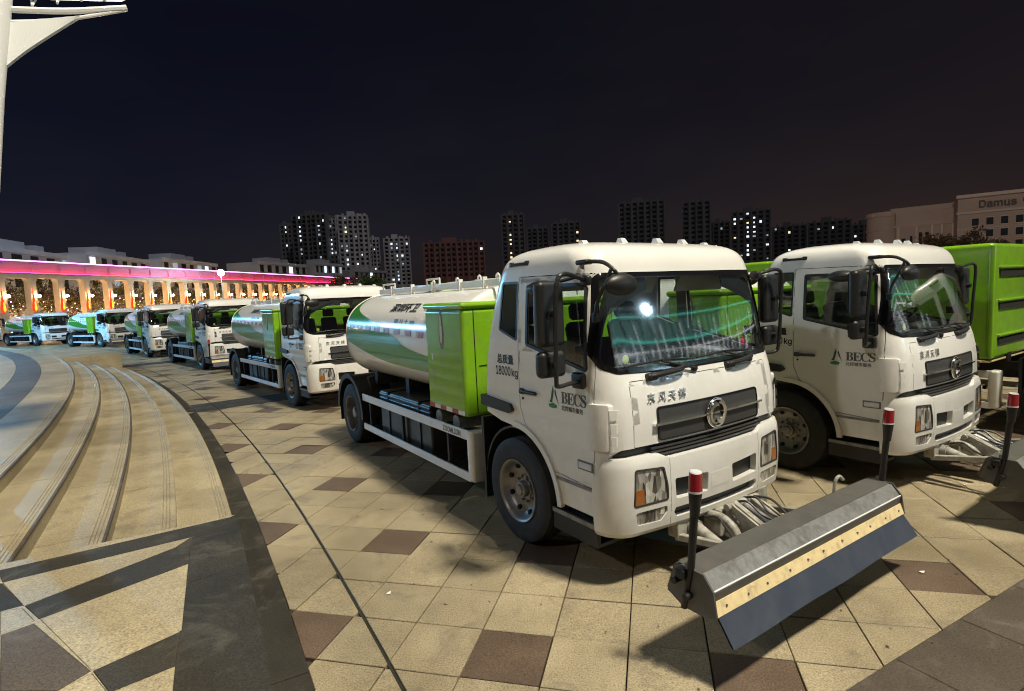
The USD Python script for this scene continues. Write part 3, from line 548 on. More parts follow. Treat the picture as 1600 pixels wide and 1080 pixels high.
    SL = rnd([(-.545, .595), (.545, .595), (.565, .56), (.53, .512), (-.53, .512), (-.565, .56)], .014)
    cut, core = B - bump(-.06), bump(-.055)
    flip = lambda p: affinity.scale(p, -1, 1, origin=(0, 0))
    for poly in (HL, FL, OP):
        for q in (poly, flip(poly)): Bs -= mf(prism_x(q.buffer(.004), 1.09, 2))
    Bs -= mf(prism_x(SL, 1.09, 2))
    for yy in (-.60, .60): Bs -= mf(bx(1.2, 2, yy - .003, yy + .003, .40, 1.10)) ^ (B - bump(-.008))
    P['bumper'] = tm(Bs)
    for nm, q in (('l', HL), ('r', flip(HL))):
        lens = bump(-.006) - bump(-.05)
        P['head_' + nm] = tm(lens ^ mf(prism_x(q, 1.05, 2)))
        sg = 1 if nm == 'l' else -1
        P['amber_' + nm] = tm((bump(-.003) - bump(-.03)) ^ mf(prism_x(q, 1.05, 2)) ^ mf(bx(1, 2, *sorted((sg * .872, sg * 1.0)), .66, .81)))
        P['bezel_' + nm] = tm((bump(.002) - bump(-.02)) ^ mf(prism_x(q.buffer(.004).difference(q.buffer(-.012)), 1.05, 2)))
    for nm, q in (('l', FL), ('r', flip(FL))): P['fog_' + nm] = tm((bump(-.008) - bump(-.05)) ^ mf(prism_x(q, 1.05, 2)))
    P['bumper_core'] = tm(core ^ mf(bx(1.095, 2, -1.05, 1.05, .44, 1.0)))
    P['plate_area'] = tm((bump(.0012) - bump(-.01)) ^ mf(prism_x(rnd([(-.13, .67), (.13, .67), (.13, .80), (-.13, .80)], .01), 1.1, 2)))
    return P
CAB = make_cab_meshes()

def wheel_meshes(rear):
    tyre = [(.300, -.13), (.330, -.138), (.42, -.142), (.475, -.132), (.500, -.115), (.505, -.09), (.505, -.062), (.494, -.060), (.494, -.050), (.505, -.048), (.505, -.006), (.494, -.004), (.494, .004), (.505, .006), (.505, .048), (.494, .05), (.494, .06), (.505, .062), (.505, .09), (.500, .115), (.475, .132), (.42, .142), (.33, .138), (.300, .13), (.300, -.13)]
    T = revolve_y(tyre, 56)
    if not rear:   # outside face towards -y
        rim = [(.0, -.035), (.10, -.035), (.155, -.03), (.215, -.045), (.252, -.075), (.268, -.12), (.290, -.143), (.303, -.146), (.306, -.13), (.28, -.10), (.27, .10), (0, .10)]
        hub = [(0, -.125), (.045, -.122), (.055, -.105), (.075, -.10), (.08, -.05), (.10, -.048), (.10, -.03), (0, -.03)]
        rb, rh, hy, by = .125, .226, -.062, -.035
    else:
        rim = [(.0, .02), (.13, .02), (.17, .03), (.235, .06), (.262, .03), (.272, -.11), (.290, -.143), (.303, -.146), (.306, -.13), (.285, .10), (0, .10)]
        hub = [(0, -.10), (.08, -.098), (.098, -.08), (.105, .01), (.125, .015), (.125, .03), (0, .03)]
        rb, rh, hy, by = .148, .21, .042, .015
    R = revolve_y(rim, 56); R.fix_normals(); H = revolve_y(hub, 28); H.fix_normals()
    bolts, holes = [], []
    for k in range(10):
        a = 2 * math.pi * k / 10; bolts.append(cyl((rb * math.cos(a), by + .012, rb * math.sin(a)), (rb * math.cos(a), by - .032, rb * math.sin(a)), .014, 6))
    for k in range(8):
        a = 2 * math.pi * (k + .5) / 8
        holes.append(cyl((rh * math.cos(a), hy + .02, rh * math.sin(a)), (rh * math.cos(a), hy - .010, rh * math.sin(a)), .025, 14))
    T.fix_normals()
    return T, R, H, cat_(bolts), cat_(holes)
WHEEL = {False: wheel_meshes(False), True: wheel_meshes(True)}
def shift(m, *d, flip=False):
    m = mirror(m) if flip else m.copy(); m.apply_translation(d); return m

TW, TH, TZ = 1.17, .72, 1.82                # tank ellipse: half width, half height, centre height
TX0, TX1, TN = -5.06, -1.20, 2.55          # rear and front end, squareness of the section
def tank_point(x, th, off=0.0, s=-1):
    c, q = math.cos(th), math.sin(th); e = 2 / TN; cc, qq = math.copysign(abs(c) ** e, c), math.copysign(abs(q) ** e, q)
    n = np.array([math.copysign(abs(cc) ** (TN - 1), c) / TW, math.copysign(abs(qq) ** (TN - 1), q) / TH]); n /= np.linalg.norm(n)
    return (x, s * (TW * cc + n[0] * off), TZ + TH * qq + n[1] * off)
def tank_decal(polys, off, s=-1, ds=.05):
    """polygons in (x, angle in degrees) laid onto the tank's flank as a thin film"""
    ms = []
    for p in polys:
        x0, a0, x1, a1 = p.bounds; sx, sa = max(.03, ds * 2), 3.0
        for i in range(int((x1 - x0) / sx) + 1):
            for j in range(int((a1 - a0) / sa) + 1):
                c = p.intersection(sbox(x0 + i * sx, a0 + j * sa, x0 + (i + 1) * sx, a0 + (j + 1) * sa))
                for g in getattr(c, 'geoms', [c]):
                    if g.geom_type != 'Polygon' or g.area < 1e-6: continue
                    v, f = tc.triangulate_polygon(g, engine='earcut')
                    ms.append(trimesh.Trimesh([tank_point(a, math.radians(b), off, s) for a, b in v], f if s > 0 else f[:, ::-1], process=False))
    m = cat_(ms); m.merge_vertices(digits_vertex=5); m.fix_normals() if False else None; return m
def text_on_tank(text, x, th0, dth, sx, off, s=-1):
    ps = [affinity.affine_transform(p, [sx, 0, 0, dth, x, th0]) for p in glyph_polys(text, 1.0)]
    return tank_decal(ps, off, s, .03)

def add_wheel(p, x, y, rear, flip):
    T, R, H, Bo, Ho = WHEEL[rear]
    w = put(sub(p, 'wheel'), shift(T, x, y, .505, flip=flip), 'rubber', 40)
    put(sub(w, 'rim'), shift(R, x, y, .505, flip=flip), 'rim_steel', 35); put(sub(w, 'hub'), shift(H, x, y, .505, flip=flip), 'rim_steel', 35)
    put(sub(w, 'wheel_bolts'), shift(Bo, x, y, .505, flip=flip), 'rim_steel'); put(sub(w, 'hand_holes'), shift(Ho, x, y, .505, flip=flip), 'dark_hole')

def build_cab(p):
    C = CAB
    cab = put(sub(p, 'cab'), C['body'], 'white_paint', 28)
    put(sub(cab, 'quarter_window'), C['quarter_pane_r'], 'side_glass', 30); put(sub(cab, 'quarter_window'), C['quarter_pane_l'], 'side_glass', 30)
    put(sub(cab, 'rear_window'), C['rear_pane'], 'side_glass', 30); put(sub(cab, 'windscreen_seal'), C['windscreen_seal'], 'black_gloss', 30)
    for nm in 'rl':
        put(sub(cab, 'door_seal'), C['door_gap_' + nm], 'black_plastic'); put(sub(cab, 'window_seal'), C['window_seal_' + nm], 'black_plastic', 30); put(sub(cab, 'air_deflector'), C['deflector_' + nm], 'white_paint', 30)
        put(sub(cab, 'deflector_vents'), C['deflector_vents_' + nm], 'black_plastic' if nm == 'l' else 'white_paint', 30); put(sub(cab, 'wheel_arch_lip'), C['arch_' + nm], 'white_paint', 30)
    put(sub(p, 'windscreen'), C['windscreen'], 'windscreen_glass', 30)
    for s, nm in ((-1, 'r'), (1, 'l')):
        d = put(sub(p, 'door'), C['door_' + nm], 'white_paint', 28)
        put(sub(d, 'door_window'), C['door_pane_' + nm], 'side_glass', 30)
        hd = cat_([rbx(.07, .33, s * 1.155, s * 1.185, 1.475, 1.51, .014), rbx(.06, .13, s * 1.145, s * 1.178, 1.465, 1.52, .014)]); put(sub(d, 'door_handle'), hd, 'black_plastic', 40)
        put(sub(d, 'door_lock'), cyl((.10, s * 1.145, 1.425), (.10, s * 1.158, 1.425), .012), 'black_plastic')
        put(sub(d, 'marker_lamp'), rbx(.87, 1.03, s * 1.145, s * 1.162, .945, 1.00, .01), 'clear_lens', 40)
        put(sub(d, 'marker_frame'), rbx(.855, 1.045, s * 1.143, s * 1.156, .932, 1.012, .01), 'interior_trim', 40)
        put(sub(cab, 'sill_trim'), bx(.54, 1.03, s * 1.146, s * 1.160, .775, .800), 'rim_steel')
        put(sub(cab, 'rear_corner_trim'), tm(mf(prism_y(rnd([(-.63, 1.275), (-.12, 1.255), (-.05, 1.29), (-.10, 1.345), (-.63, 1.385)], .015), *sorted((s * .95, s * 1.185))))), 'black_plastic', 30)
        st_ = cat_([bx(.47, 1.04, s * .80, s * 1.13, .30, .33)] + [bx(.47, 1.04, s * 1.09, s * 1.13, .33, .47)] + [bx(.47, 1.04, s * (.84 + .05 * k), s * (.86 + .05 * k), .475, .492) for k in range(6)] + [bx(.47, 1.04, s * .80, s * 1.13, .455, .474)])
        put(sub(p, 'step'), st_, 'black_plastic'); put(sub(p, 'step_edge'), bx(.47, 1.035, s * 1.125, s * 1.140, .455, .492), 'plow_grey')
        # grab handle on the roof side
        put(sub(p, 'roof_grip'), cat_([tube(curve([(-.11, s * 1.02, 2.675), (-.08, s * 1.085, 2.665), (.13, s * 1.085, 2.665), (.16, s * 1.02, 2.675)], 4), .014), rbx(-.13, -.07, s * 1.03, s * 1.09, 2.645, 2.69, .01), rbx(.12, .18, s * 1.03, s * 1.09, 2.645, 2.69, .01)]), 'black_plastic', 40)
        # text
        if s < 0:
            put(sub(d, 'door_lettering'), side_decal(flat(glyph_polys('BECS', .095, .86, 48), .002), .665, 1.455, 1.151), 'lettering_grey')
            put(sub(d, 'door_subtitle'), side_decal(flat(glyph_polys('北控城市服务', .040, 1.0, 62), .002), .668, 1.398, 1.151), 'lettering_grey')
            lg = [Polygon([(.035, 0), (.05, .05), (.062, .10), (.055, .145), (.035, .09), (.02, .03), (.0, .0)]), Polygon([(.075, .10), (.085, .06), (.12, .0), (.125, -.01), (.105, .05), (.085, .12)])]
            put(sub(d, 'door_logo'), side_decal(flat(lg, .002), .505, 1.445, 1.151), 'logo_dark')
            put(sub(d, 'door_logo_base'), side_decal(flat([Polygon([(-.015, -.005), (.05, .012), (.10, -.005), (.09, -.03), (.03, -.035), (-.005, -.025)])], .002), .505, 1.43, 1.151), 'logo_green')
            t1 = flat(glyph_polys('总质量', .088, 1.0, 66), .002); put(sub(cab, 'weight_lettering'), side_decal(t1, -.325, 1.735, 1.150), 'lettering_black')
            t2 = meshkit.text_mesh('18000', .085, .002, True); t3 = meshkit.text_mesh('kg', .072, .002, True); t2.vertices *= [.72, 1, 1]; t3.apply_translation([t2.bounds[1][0] + .012, 0, 0])
            put(sub(cab, 'weight_number'), side_decal(cat_([t2, t3]), -.365, 1.615, 1.150), 'lettering_black')
        # mirrors: a loop of black tube with two mirrors, a round kerb mirror above
        lo = [(.94, s * 1.16, 1.67), (.97, s * 1.30, 1.67), (1.00, s * 1.44, 1.67), (1.03, s * 1.475, 1.74), (1.05, s * 1.48, 2.1), (1.07, s * 1.47, 2.44), (1.06, s * 1.40, 2.52), (1.03, s * 1.24, 2.50), (.99, s * 1.12, 2.47)]
        mr = put(sub(p, 'mirror_frame'), cat_([tube(curve(lo, 4), .018), rbx(.86, 1.0, s * 1.145, s * 1.20, 1.61, 1.74, .02), rbx(.95, 1.05, s * 1.09, s * 1.15, 2.43, 2.51, .02), cyl((1.03, s * 1.45, 2.23), (.93, s * 1.45, 2.23), .03), cyl((1.03, s * 1.45, 1.84), (.93, s * 1.45, 1.84), .03)]), 'black_plastic', 40)
        for z0, z1 in ((1.975, 2.475), (1.735, 1.94)):
            sh = put(sub(mr, 'mirror_shell'), rbx(.885, .985, s * 1.325, s * 1.575, z0, z1, .04, 16), 'black_plastic', 40)
        put(sub(mr, 'mirror_glass'), cat_([bx(.880, .886, s * 1.345, s * 1.555, z0 + .03, z1 - .03) for z0, z1 in ((1.975, 2.475), (1.735, 1.94))]), 'mirror_glass')
        km = tc.icosphere(3, 1.0); km.vertices = km.vertices * [.15, .12, .065] + [.72, s * 1.34, 2.425]
        put(sub(mr, 'kerb_mirror'), cat_([km, tube([(.80, s * 1.30, 2.46), (.95, s * 1.18, 2.50), (1.0, s * 1.13, 2.47)], .014)]), 'black_plastic', 40)
    # front-down mirror on the right corner
    fm = tc.icosphere(3, 1.0); fm.vertices = fm.vertices * [.07, .165, .085] + [1.24, -.98, 2.425]
    br = cat_([tube(curve([(.90, -1.11, 2.615), (1.02, -1.10, 2.615), (1.14, -1.06, 2.60), (1.24, -1.04, 2.53), (1.24, -1.0, 2.46)], 4), .016), tube(curve([(1.22, -1.06, 2.54), (1.17, -1.10, 2.40), (1.12, -1.125, 2.28), (1.105, -1.13, 2.18)], 4), .014), rbx(.88, 1.02, -1.13, -1.05, 2.595, 2.635, .015), rbx(1.08, 1.125, -1.15, -1.10, 2.14, 2.22, .012)])
    f = put(sub(p, 'front_mirror_arm'), br, 'black_plastic', 40); put(sub(f, 'front_mirror'), fm, 'black_plastic', 40)
    hood = put(sub(p, 'hood_panel'), C['hood'], 'white_paint', 28); put(sub(hood, 'hood_seal'), C['hood_gap'], 'black_plastic')
    g = put(sub(p, 'grille'), C['grille'], 'grille_grey', 30); put(sub(g, 'grille_frame'), C['grille_frame'], 'black_gloss', 30); put(sub(g, 'grille_bar'), C['grille_bar'], 'chrome', 30)
    # round badge: ring with two swallow-shaped crescents
    tor = tc.torus(.118, .014, major_sections=48, minor_sections=12); s1 = []
    for q in (1, -1):
        a = np.radians(np.linspace(-115, 95, 20)); outer = [(.030 + .072 * math.cos(t), .095 * math.sin(t)) for t in a]; innr = [(.010 + .066 * math.cos(t), .010 + .070 * math.sin(t)) for t in a]
        pl = Polygon(outer + innr[::-1]).buffer(0); pl = max(getattr(pl, 'geoms', [pl]), key=lambda u: u.area)
        s1.append(tc.extrude_polygon(affinity.rotate(pl, 0 if q > 0 else 180, origin=(0, 0)), .018, engine='earcut'))
    em = cat_([tor] + s1); em.vertices = np.c_[em.vertices[:, 2] + 1.352, em.vertices[:, 0], em.vertices[:, 1] + 1.297]
    put(sub(g, 'badge'), em, 'chrome', 30); put(sub(g, 'badge_back'), tm(manifold3d.Manifold.cylinder(.012, .118, .118, 40)).apply_transform(trimesh.geometry.align_vectors([0, 0, 1], [1, 0, 0])).apply_translation([1.336, 0, 1.297]), 'grille_grey')
    tx = [q.buffer(-.0012) for q in glyph_polys('东风天锦', .082, 1.28, 66)]; tx = [g for q in tx for g in getattr(q, 'geoms', [q]) if not g.is_empty]; tx = [affinity.skew(q, xs=12, origin=(0, 0)) for q in tx]; tm_ = flat(tx, .008)
    v = tm_.vertices; y = -.76 + v[:, 0]; zz = 1.478 + v[:, 1]; xs = np.array([TB(min(z, 2.5))[2] - TB(min(z, 2.5))[5] * (yy / TB(min(z, 2.5))[0]) ** 2 for yy, z in zip(y, zz)])
    put(sub(hood, 'hood_lettering'), trimesh.Trimesh(np.c_[xs + .002 + v[:, 2], y, zz], tm_.faces, process=False), 'chrome')
    lg = put(sub(p, 'lower_grille'), C['lower_core'], 'black_plastic', 30); put(sub(lg, 'lower_slats'), C['lower_slats'], 'grille_grey', 30)
    b = put(sub(p, 'bumper'), C['bumper'], 'white_paint', 28); put(sub(b, 'bumper_core'), C['bumper_core'], 'black_plastic', 30); put(sub(b, 'plate_area'), C['plate_area'], 'white_paint', 30)
    for nm in 'lr':
        h_ = put(sub(p, 'headlight'), C['head_' + nm], 'headlight', 30); put(sub(h_, 'indicator'), C['amber_' + nm], 'amber_lens', 30); put(sub(h_, 'headlight_bezel'), C['bezel_' + nm], 'grille_grey', 30)
        put(sub(p, 'fog_light'), C['fog_' + nm], 'headlight', 30)
    # hand grips, wipers
    def front_x(y, z): w, xr, xf, rf, rr, bow = TB(z); return xf - bow * (y / w) ** 2
    for y0, y1 in ((-.70, -.30), (.28, .68)):
        pts = [(front_x(y, 1.685) + o, y, 1.675 + .012 * k) for k, (y, o) in enumerate(((y0, .01), (y0 + .06, .035), ((y0 + y1) / 2, .042), (y1 - .06, .035), (y1, .01)))]
        put(sub(p, 'hand_grip'), cat_([tube(curve(pts, 4), .024), rbx(pts[0][0] - .03, pts[0][0] + .035, y0 - .02, y0 + .1, 1.645, 1.705, .018)]), 'black_plastic', 40)
    for yp, yt, zt in ((-.16, -.92, 1.86), (.66, -.10, 1.86)):
        a = (front_x(yp, 1.70) + .03, yp, 1.695); e = (front_x(yt, zt) + .02, yt, zt)
        mid = (front_x((yp + yt) / 2, 1.78) + .035, (yp + yt) / 2, 1.79)
        ws = put(sub(p, 'wiper'), cat_([tube([a, mid], .010), cyl((a[0] - .04, a[1], a[2]), a, .03, 14)]), 'black_plastic', 40)
        put(sub(ws, 'wiper_blade'), tube([(front_x(yt, 1.80) + .018, yt, 1.80), mid, (front_x(yp, 1.80) + .018, yp - .05, 1.80)] if False else [(front_x(yt, 1.77) + .02, yt, 1.775), (front_x((yp + yt) / 2, 1.79) + .026, (yp + yt) / 2, 1.80), (front_x(yp, 1.77) + .02, yp, 1.775)], .009), 'black_plastic')
    put(sub(p, 'windscreen_sticker'), cyl((front_x(-.86, 1.82) - .020, -.86, 1.83), (front_x(-.86, 1.82) - .024, -.86, 1.83), .035, 16), 'sticker')
    # clearance lamps on the roof
    for y in (-.80, -.39, .02, .43, .83):
        x0 = .72 - .12 * abs(y); z0 = 2.775 if abs(y) < .6 else 2.755
        l = put(sub(p, 'roof_lamp'), tm(manifold3d.Manifold.batch_hull([manifold3d.Manifold.cube([.08, .075, .01], True).translate([x0, y, z0 + .025]), manifold3d.Manifold.cube([.04, .05, .01], True).translate([x0 - .01, y, z0 + .068])])), 'clear_lens')
        put(sub(l, 'lamp_foot'), rbx(x0 - .05, x0 + .05, y - .045, y + .045, z0 + .0, z0 + .024, .008), 'interior_trim')
    # inside
    put(sub(p, 'dashboard'), cat_([rbx(.72, 1.16, -1.02, 1.02, 1.40, 1.72, .08), rbx(.66, .9, .25, .85, 1.55, 1.80, .06)]), 'dash_plastic', 40)
    for y in (-.62, .02, .62):
        if abs(y) < .1: sx, w = .0, .20
        else: sx, w = .08, .25
        s_ = put(sub(p, 'seat'), cat_([rbx(-.32 + sx, .22 + sx, y - w, y + w, 1.30, 1.46, .06), tm(mf(rbx(-.10, .04, y - w, y + w, 0, .68, .06)).rotate([0, -12, 0]).translate([-.26 + sx, 0, 1.40]))]), 'seat_fabric', 40)
        put(sub(s_, 'headrest'), tm(mf(rbx(-.06, .04, y - .14, y + .14, 0, .18, .04)).rotate([0, -8, 0]).translate([-.40 + sx, 0, 2.08])), 'seat_fabric', 40)
    sw = tc.torus(.22, .016, major_sections=32, minor_sections=8); sw.apply_transform(trimesh.transformations.rotation_matrix(math.radians(-40), [0, 1, 0])); sw.apply_translation([.55, .55, 1.84])
    put(sub(p, 'steering_wheel'), cat_([sw, cyl((.55, .55, 1.84), (.80, .55, 1.60), .035), cyl((.55, .34, 1.84), (.55, .76, 1.84), .014)]), 'black_plastic', 40)
    for y0, y1 in ((-.85, -.15), (.15, .85)): put(sub(p, 'sun_visor'), tm(mf(rbx(-.01, .01, y0, y1, -.16, 0, .008)).rotate([0, 28, 0]).translate([.86, 0, 2.49])), 'visor')
    put(sub(p, 'roof_lining'), bx(-.2, .8, -.9, .9, 2.66, 2.68), 'interior_trim')

def build_chassis(p, box_body=False):
    ch = cat_([bx(-5.45, 1.0, s * .38, s * .46, .74, .99) for s in (-1, 1)] + [bx(x, x + .1, -.38, .38, .78, .95) for x in (-5.4, -4.3, -3.2, -2.1, -1.0, .8)] + [bx(-5.35, -1.0, s * .34, s * .50, .99, 1.14) for s in (-1, 1)])
    c = put(sub(p, 'chassis_frame'), ch, 'chassis_black')
    put(sub(c, 'axle'), cat_([cyl((-.05, -.95, .50), (-.05, .95, .50), .07), cyl((-5.12, -.8, .505), (-5.12, .8, .505), .10), rbx(-5.35, -4.9, -.24, .24, .30, .72, .12)]), 'chassis_black')
    put(sub(c, 'engine_block'), rbx(-.5, .9, -.36, .36, .45, 1.2, .05), 'chassis_black')
    for s in (-1, 1):
        add_wheel(p, -.05, s * 1.03, False, s > 0)
        add_wheel(p, -5.12, s * 1.02, True, s > 0); T, R, H, Bo, Ho = WHEEL[True]
        put(sub(p, 'inner_tyre'), shift(T, -5.12, s * .70, .505), 'rubber', 40)
        # mudguards
        ang = np.radians(np.linspace(-4, 178, 30)); r0, r1 = .60, .63
        gd = Polygon([(-5.12 + r1 * math.cos(a), .53 + r1 * math.sin(a)) for a in ang] + [(-5.12 + r0 * math.cos(a), .53 + r0 * math.sin(a)) for a in ang[::-1]])
        put(sub(p, 'rear_mudguard'), cat_([prism_y(gd, *sorted((s * .62, s * 1.165))), prism_y(Polygon([(-5.12 + (r1 + .03) * math.cos(a), .53 + (r1 + .03) * math.sin(a)) for a in ang] + [(-5.12 + (r0 - .02) * math.cos(a), .53 + (r0 - .02) * math.sin(a)) for a in ang[::-1]]), *sorted((s * 1.155, s * 1.185))), rbx(-5.76, -5.73, s * .70, s * 1.16, .30, .56, .01)]), 'black_plastic', 30)
        ang = np.radians(np.linspace(86, 176, 16))
        put(sub(p, 'front_mudguard'), cat_([prism_y(Polygon([(-.05 + .605 * math.cos(a), .50 + .605 * math.sin(a)) for a in ang] + [(-.05 + .628 * math.cos(a), .50 + .628 * math.sin(a)) for a in ang[::-1]]), *sorted((s * .7, s * 1.13))), bx(-.71, -.675, s * .70, s * 1.14, .26, .60), bx(-.70, -.66, s * .72, s * 1.15, .58, 1.13)]), 'black_plastic', 30)
        # side guard of white bars with a wide front post
        sg = put(sub(p, 'side_guard'), cat_([rbx(-4.52, -1.0, s * 1.125, s * 1.155, .805, .915, .008)]), 'rail_white', 30)
        put(sub(sg, 'lower_bar'), rbx(-4.52, -1.0, s * 1.125, s * 1.155, .335, .435, .008), 'rail_white', 30)
        put(sub(sg, 'end_post'), rbx(-1.06, -.92, s * .95, s * 1.158, .335, .917, .035), 'white_paint', 30)
        put(sub(sg, 'guard_bracket'), cat_([bx(x, x + .05, s * .50, s * 1.125, z, z + .05) for x in (-4.3, -3.0, -1.6) for z in (.84, .36)] + [bx(x, x + .04, s * 1.08, s * 1.12, .36, .9) for x in (-4.3, -3.0, -1.6)]), 'chassis_black')
        # boxes and air tanks behind the bars
        bxs = put(sub(p, 'storage_box'), rbx(-3.95, -2.15, s * .52, s * 1.06, .36, 1.03, .03), 'tank_box_grey', 30)
        put(sub(bxs, 'box_ribs'), cat_([rbx(-3.95, -2.15, s * 1.052, s * 1.072, z, z + .035, .008) for z in (.84, .90, .96)] + [bx(x, x + .03, s * .5, s * 1.075, .34, 1.045) for x in (-3.6, -2.5)]), 'tank_box_grey')
        for x in (-1.9, -1.45): put(sub(p, 'air_tank'), cyl((x, s * .62, .93), (x, s * 1.06, .93), .085, 20), 'plow_grey', 40)
        put(sub(p, 'rear_bracket'), tube([(-4.42, s * 1.0, .95), (-4.38, s * 1.08, 1.18), (-4.30, s * 1.0, 1.22)], .02), 'chassis_black')
    put(sub(p, 'tail_bar'), cat_([rbx(-5.62, -5.54, -1.1, 1.1, .42, .56, .015), bx(-5.56, -5.4, -.46, .46, .6, .95)]), 'chassis_black')
    for s in (-1, 1): put(sub(p, 'tail_lamp'), rbx(-5.66, -5.60, s * .75, s * 1.1, .60, .72, .012), 'red_lens')
    t = meshkit.text_mesh('ZOOMLION', .058, .002, True); put(sub(p, 'guard_lettering'), side_decal(t, -1.62, .83, 1.1545), 'lettering_black')

def build_tank(p):
    n, xs = 72, list(np.linspace(TX0, TX1, 24)); dish = [(.992, -.014), (.968, -.036), (.91, -.062), (.70, -.095), (.35, -.115)]
    prof = [(TX0 + d, k) for k, d in dish[::-1]] + [(x, 1.0) for x in xs] + [(TX1 - d, k) for k, d in dish]
    th = np.linspace(0, 2 * math.pi, n, endpoint=False)
    v = np.vstack([np.c_[np.full(n, x), TW * k * np.sign(np.cos(th)) * np.abs(np.cos(th)) ** (2 / TN), TZ + TH * k * np.sign(np.sin(th)) * np.abs(np.sin(th)) ** (2 / TN)] for x, k in prof]); f = []
    for i in range(len(prof) - 1):
        a = i * n + np.arange(n); b = i * n + (np.arange(n) + 1) % n; f += [np.c_[a, b, b + n], np.c_[a, b + n, a + n]]
    c0, c1 = len(v), len(v) + 1; v = np.vstack([v, [[TX0 - .12, 0, TZ], [TX1 + .12, 0, TZ]]]); i = np.arange(n); j = (i + 1) % n; t0 = (len(prof) - 1) * n
    f = np.vstack(f + [np.c_[j, i, np.full(n, c0)], np.c_[t0 + i, t0 + j, np.full(n, c1)]])
    tk = trimesh.Trimesh(v, f, process=False); tk.fix_normals()
    t = put(sub(p, 'water_tank'), tk, 'cream_tank', 50)
    seam = []
    for x in (TX0 + .01,):
        k = np.array([tank_point(x, a, .004, -1) for a in np.linspace(0, 2 * math.pi, 73)]); seam.append(tube(list(k), .007, 5))
    put(sub(t, 'weld_seams'), cat_(seam), 'cream_tank', 40)
    edge = [(-5.0, 72), (-4.93, 52), (-4.80, 36), (-4.5, 27), (-4.0, 19), (-3.4, 10.5), (-3.0, 3.5), (-2.5, -2.5), (-1.9, -6.5), (-1.55, -8), (-1.55, -23), (-2.1, -23), (-2.8, -22.5), (-3.5, -19), (-4.2, -11.5), (-5.02, -1.5)]
    pts = curve([np.r_[q, 0] for q in edge[:10]], 6); pts2 = curve([np.r_[q, 0] for q in edge[10:]], 6)
    swo = Polygon([tuple(q[:2]) for q in pts] + [tuple(q[:2]) for q in pts2]).buffer(0); swo = max(getattr(swo, 'geoms', [swo]), key=lambda u: u.area)
    for s in (-1, 1): put(sub(t, 'green_swoosh'), tank_decal([swo], .003, s), 'swoosh_green', 60)
    for col, ph in (('tape_white', 0), ('tape_red', 1)):
        sq = [sbox(x, 3.6 + (-2.0 - x) * 1.75, x + .15, 8.4 + (-2.0 - x) * 1.75) for k, x in enumerate(np.arange(-5.0, -2.0, .19)) if k % 2 == ph]
        [put(sub(t, 'tape_piece'), tank_decal([q], .006, s), col, 60) for q in sq for s in (-1, 1)]
    put(sub(t, 'tank_lettering'), text_on_tank('深圳环卫', -3.34, 30, 11.5, .205, .006), 'lettering_black', 60)
    # second, smaller line: worn blocks too faint to read
    bl = [sbox(-3.0, 16.2, -2.86, 20.2), sbox(-2.80, 16, -2.765, 20), sbox(-2.74, 16, -2.70, 20), sbox(-2.64, 17.4, -2.53, 18.4), sbox(-2.60, 15.8, -2.565, 20), sbox(-2.47, 16, -2.32, 18.8)]
    put(sub(t, 'small_lettering'), tank_decal(bl, .006, -1, .03), 'lettering_grey', 60)
    # walkway, guard rails, lids along the top
    dk = put(sub(p, 'top_walkway'), cat_([rbx(-4.9, -1.1, -.36, .36, 2.515, 2.55, .01)]), 'cream_tank', 30)
    for s in (-1, 1):
        rl = cat_([rbx(-4.85, -1.05, s * .60, s * .62, 2.50, 2.585, .006), tube([(-4.7, s * .6, 2.585), (-4.7, s * .6, 2.66), (-4.2, s * .6, 2.66), (-4.2, s * .6, 2.585)], .014), tube([(-3.0, s * .6, 2.585), (-3.0, s * .6, 2.66), (-2.6, s * .6, 2.66), (-2.6, s * .6, 2.585)], .014)] + [bx(x, x + .03, s * .585, s * .64, 2.47, 2.62) for x in (-4.3, -3.5, -2.8, -2.0, -1.4)])
        put(sub(dk, 'guard_rail'), rl, 'cream_tank', 40)
    lids = [cyl((x, 0, 2.54), (x, 0, 2.62), .24, 28) for x in (-4.2, -2.2)]; rings = []
    for x in (-2.55, -1.95, -1.5, -3.3):
        to = tc.torus(.036, .012, major_sections=16, minor_sections=6); to.apply_transform(trimesh.transformations.rotation_matrix(math.pi / 2, [1, 0, 0])); to.apply_translation([x, -.35, 2.625]); rings.append(to)
    put(sub(dk, 'manhole_lids'), cat_(lids), 'cream_tank', 40); put(sub(dk, 'lifting_rings'), cat_(rings), 'cream_tank', 40)
    put(sub(dk, 'green_locker'), rbx(-3.05, -2.65, -.58, -.40, 2.51, 2.60, .01), 'lime_green', 30)
    put(sub(p, 'tank_cradle'), cat_([bx(x, x + .12, -.85, .85, 1.02, 1.25) for x in (-4.7, -3.4, -2.1)]), 'chassis_black')

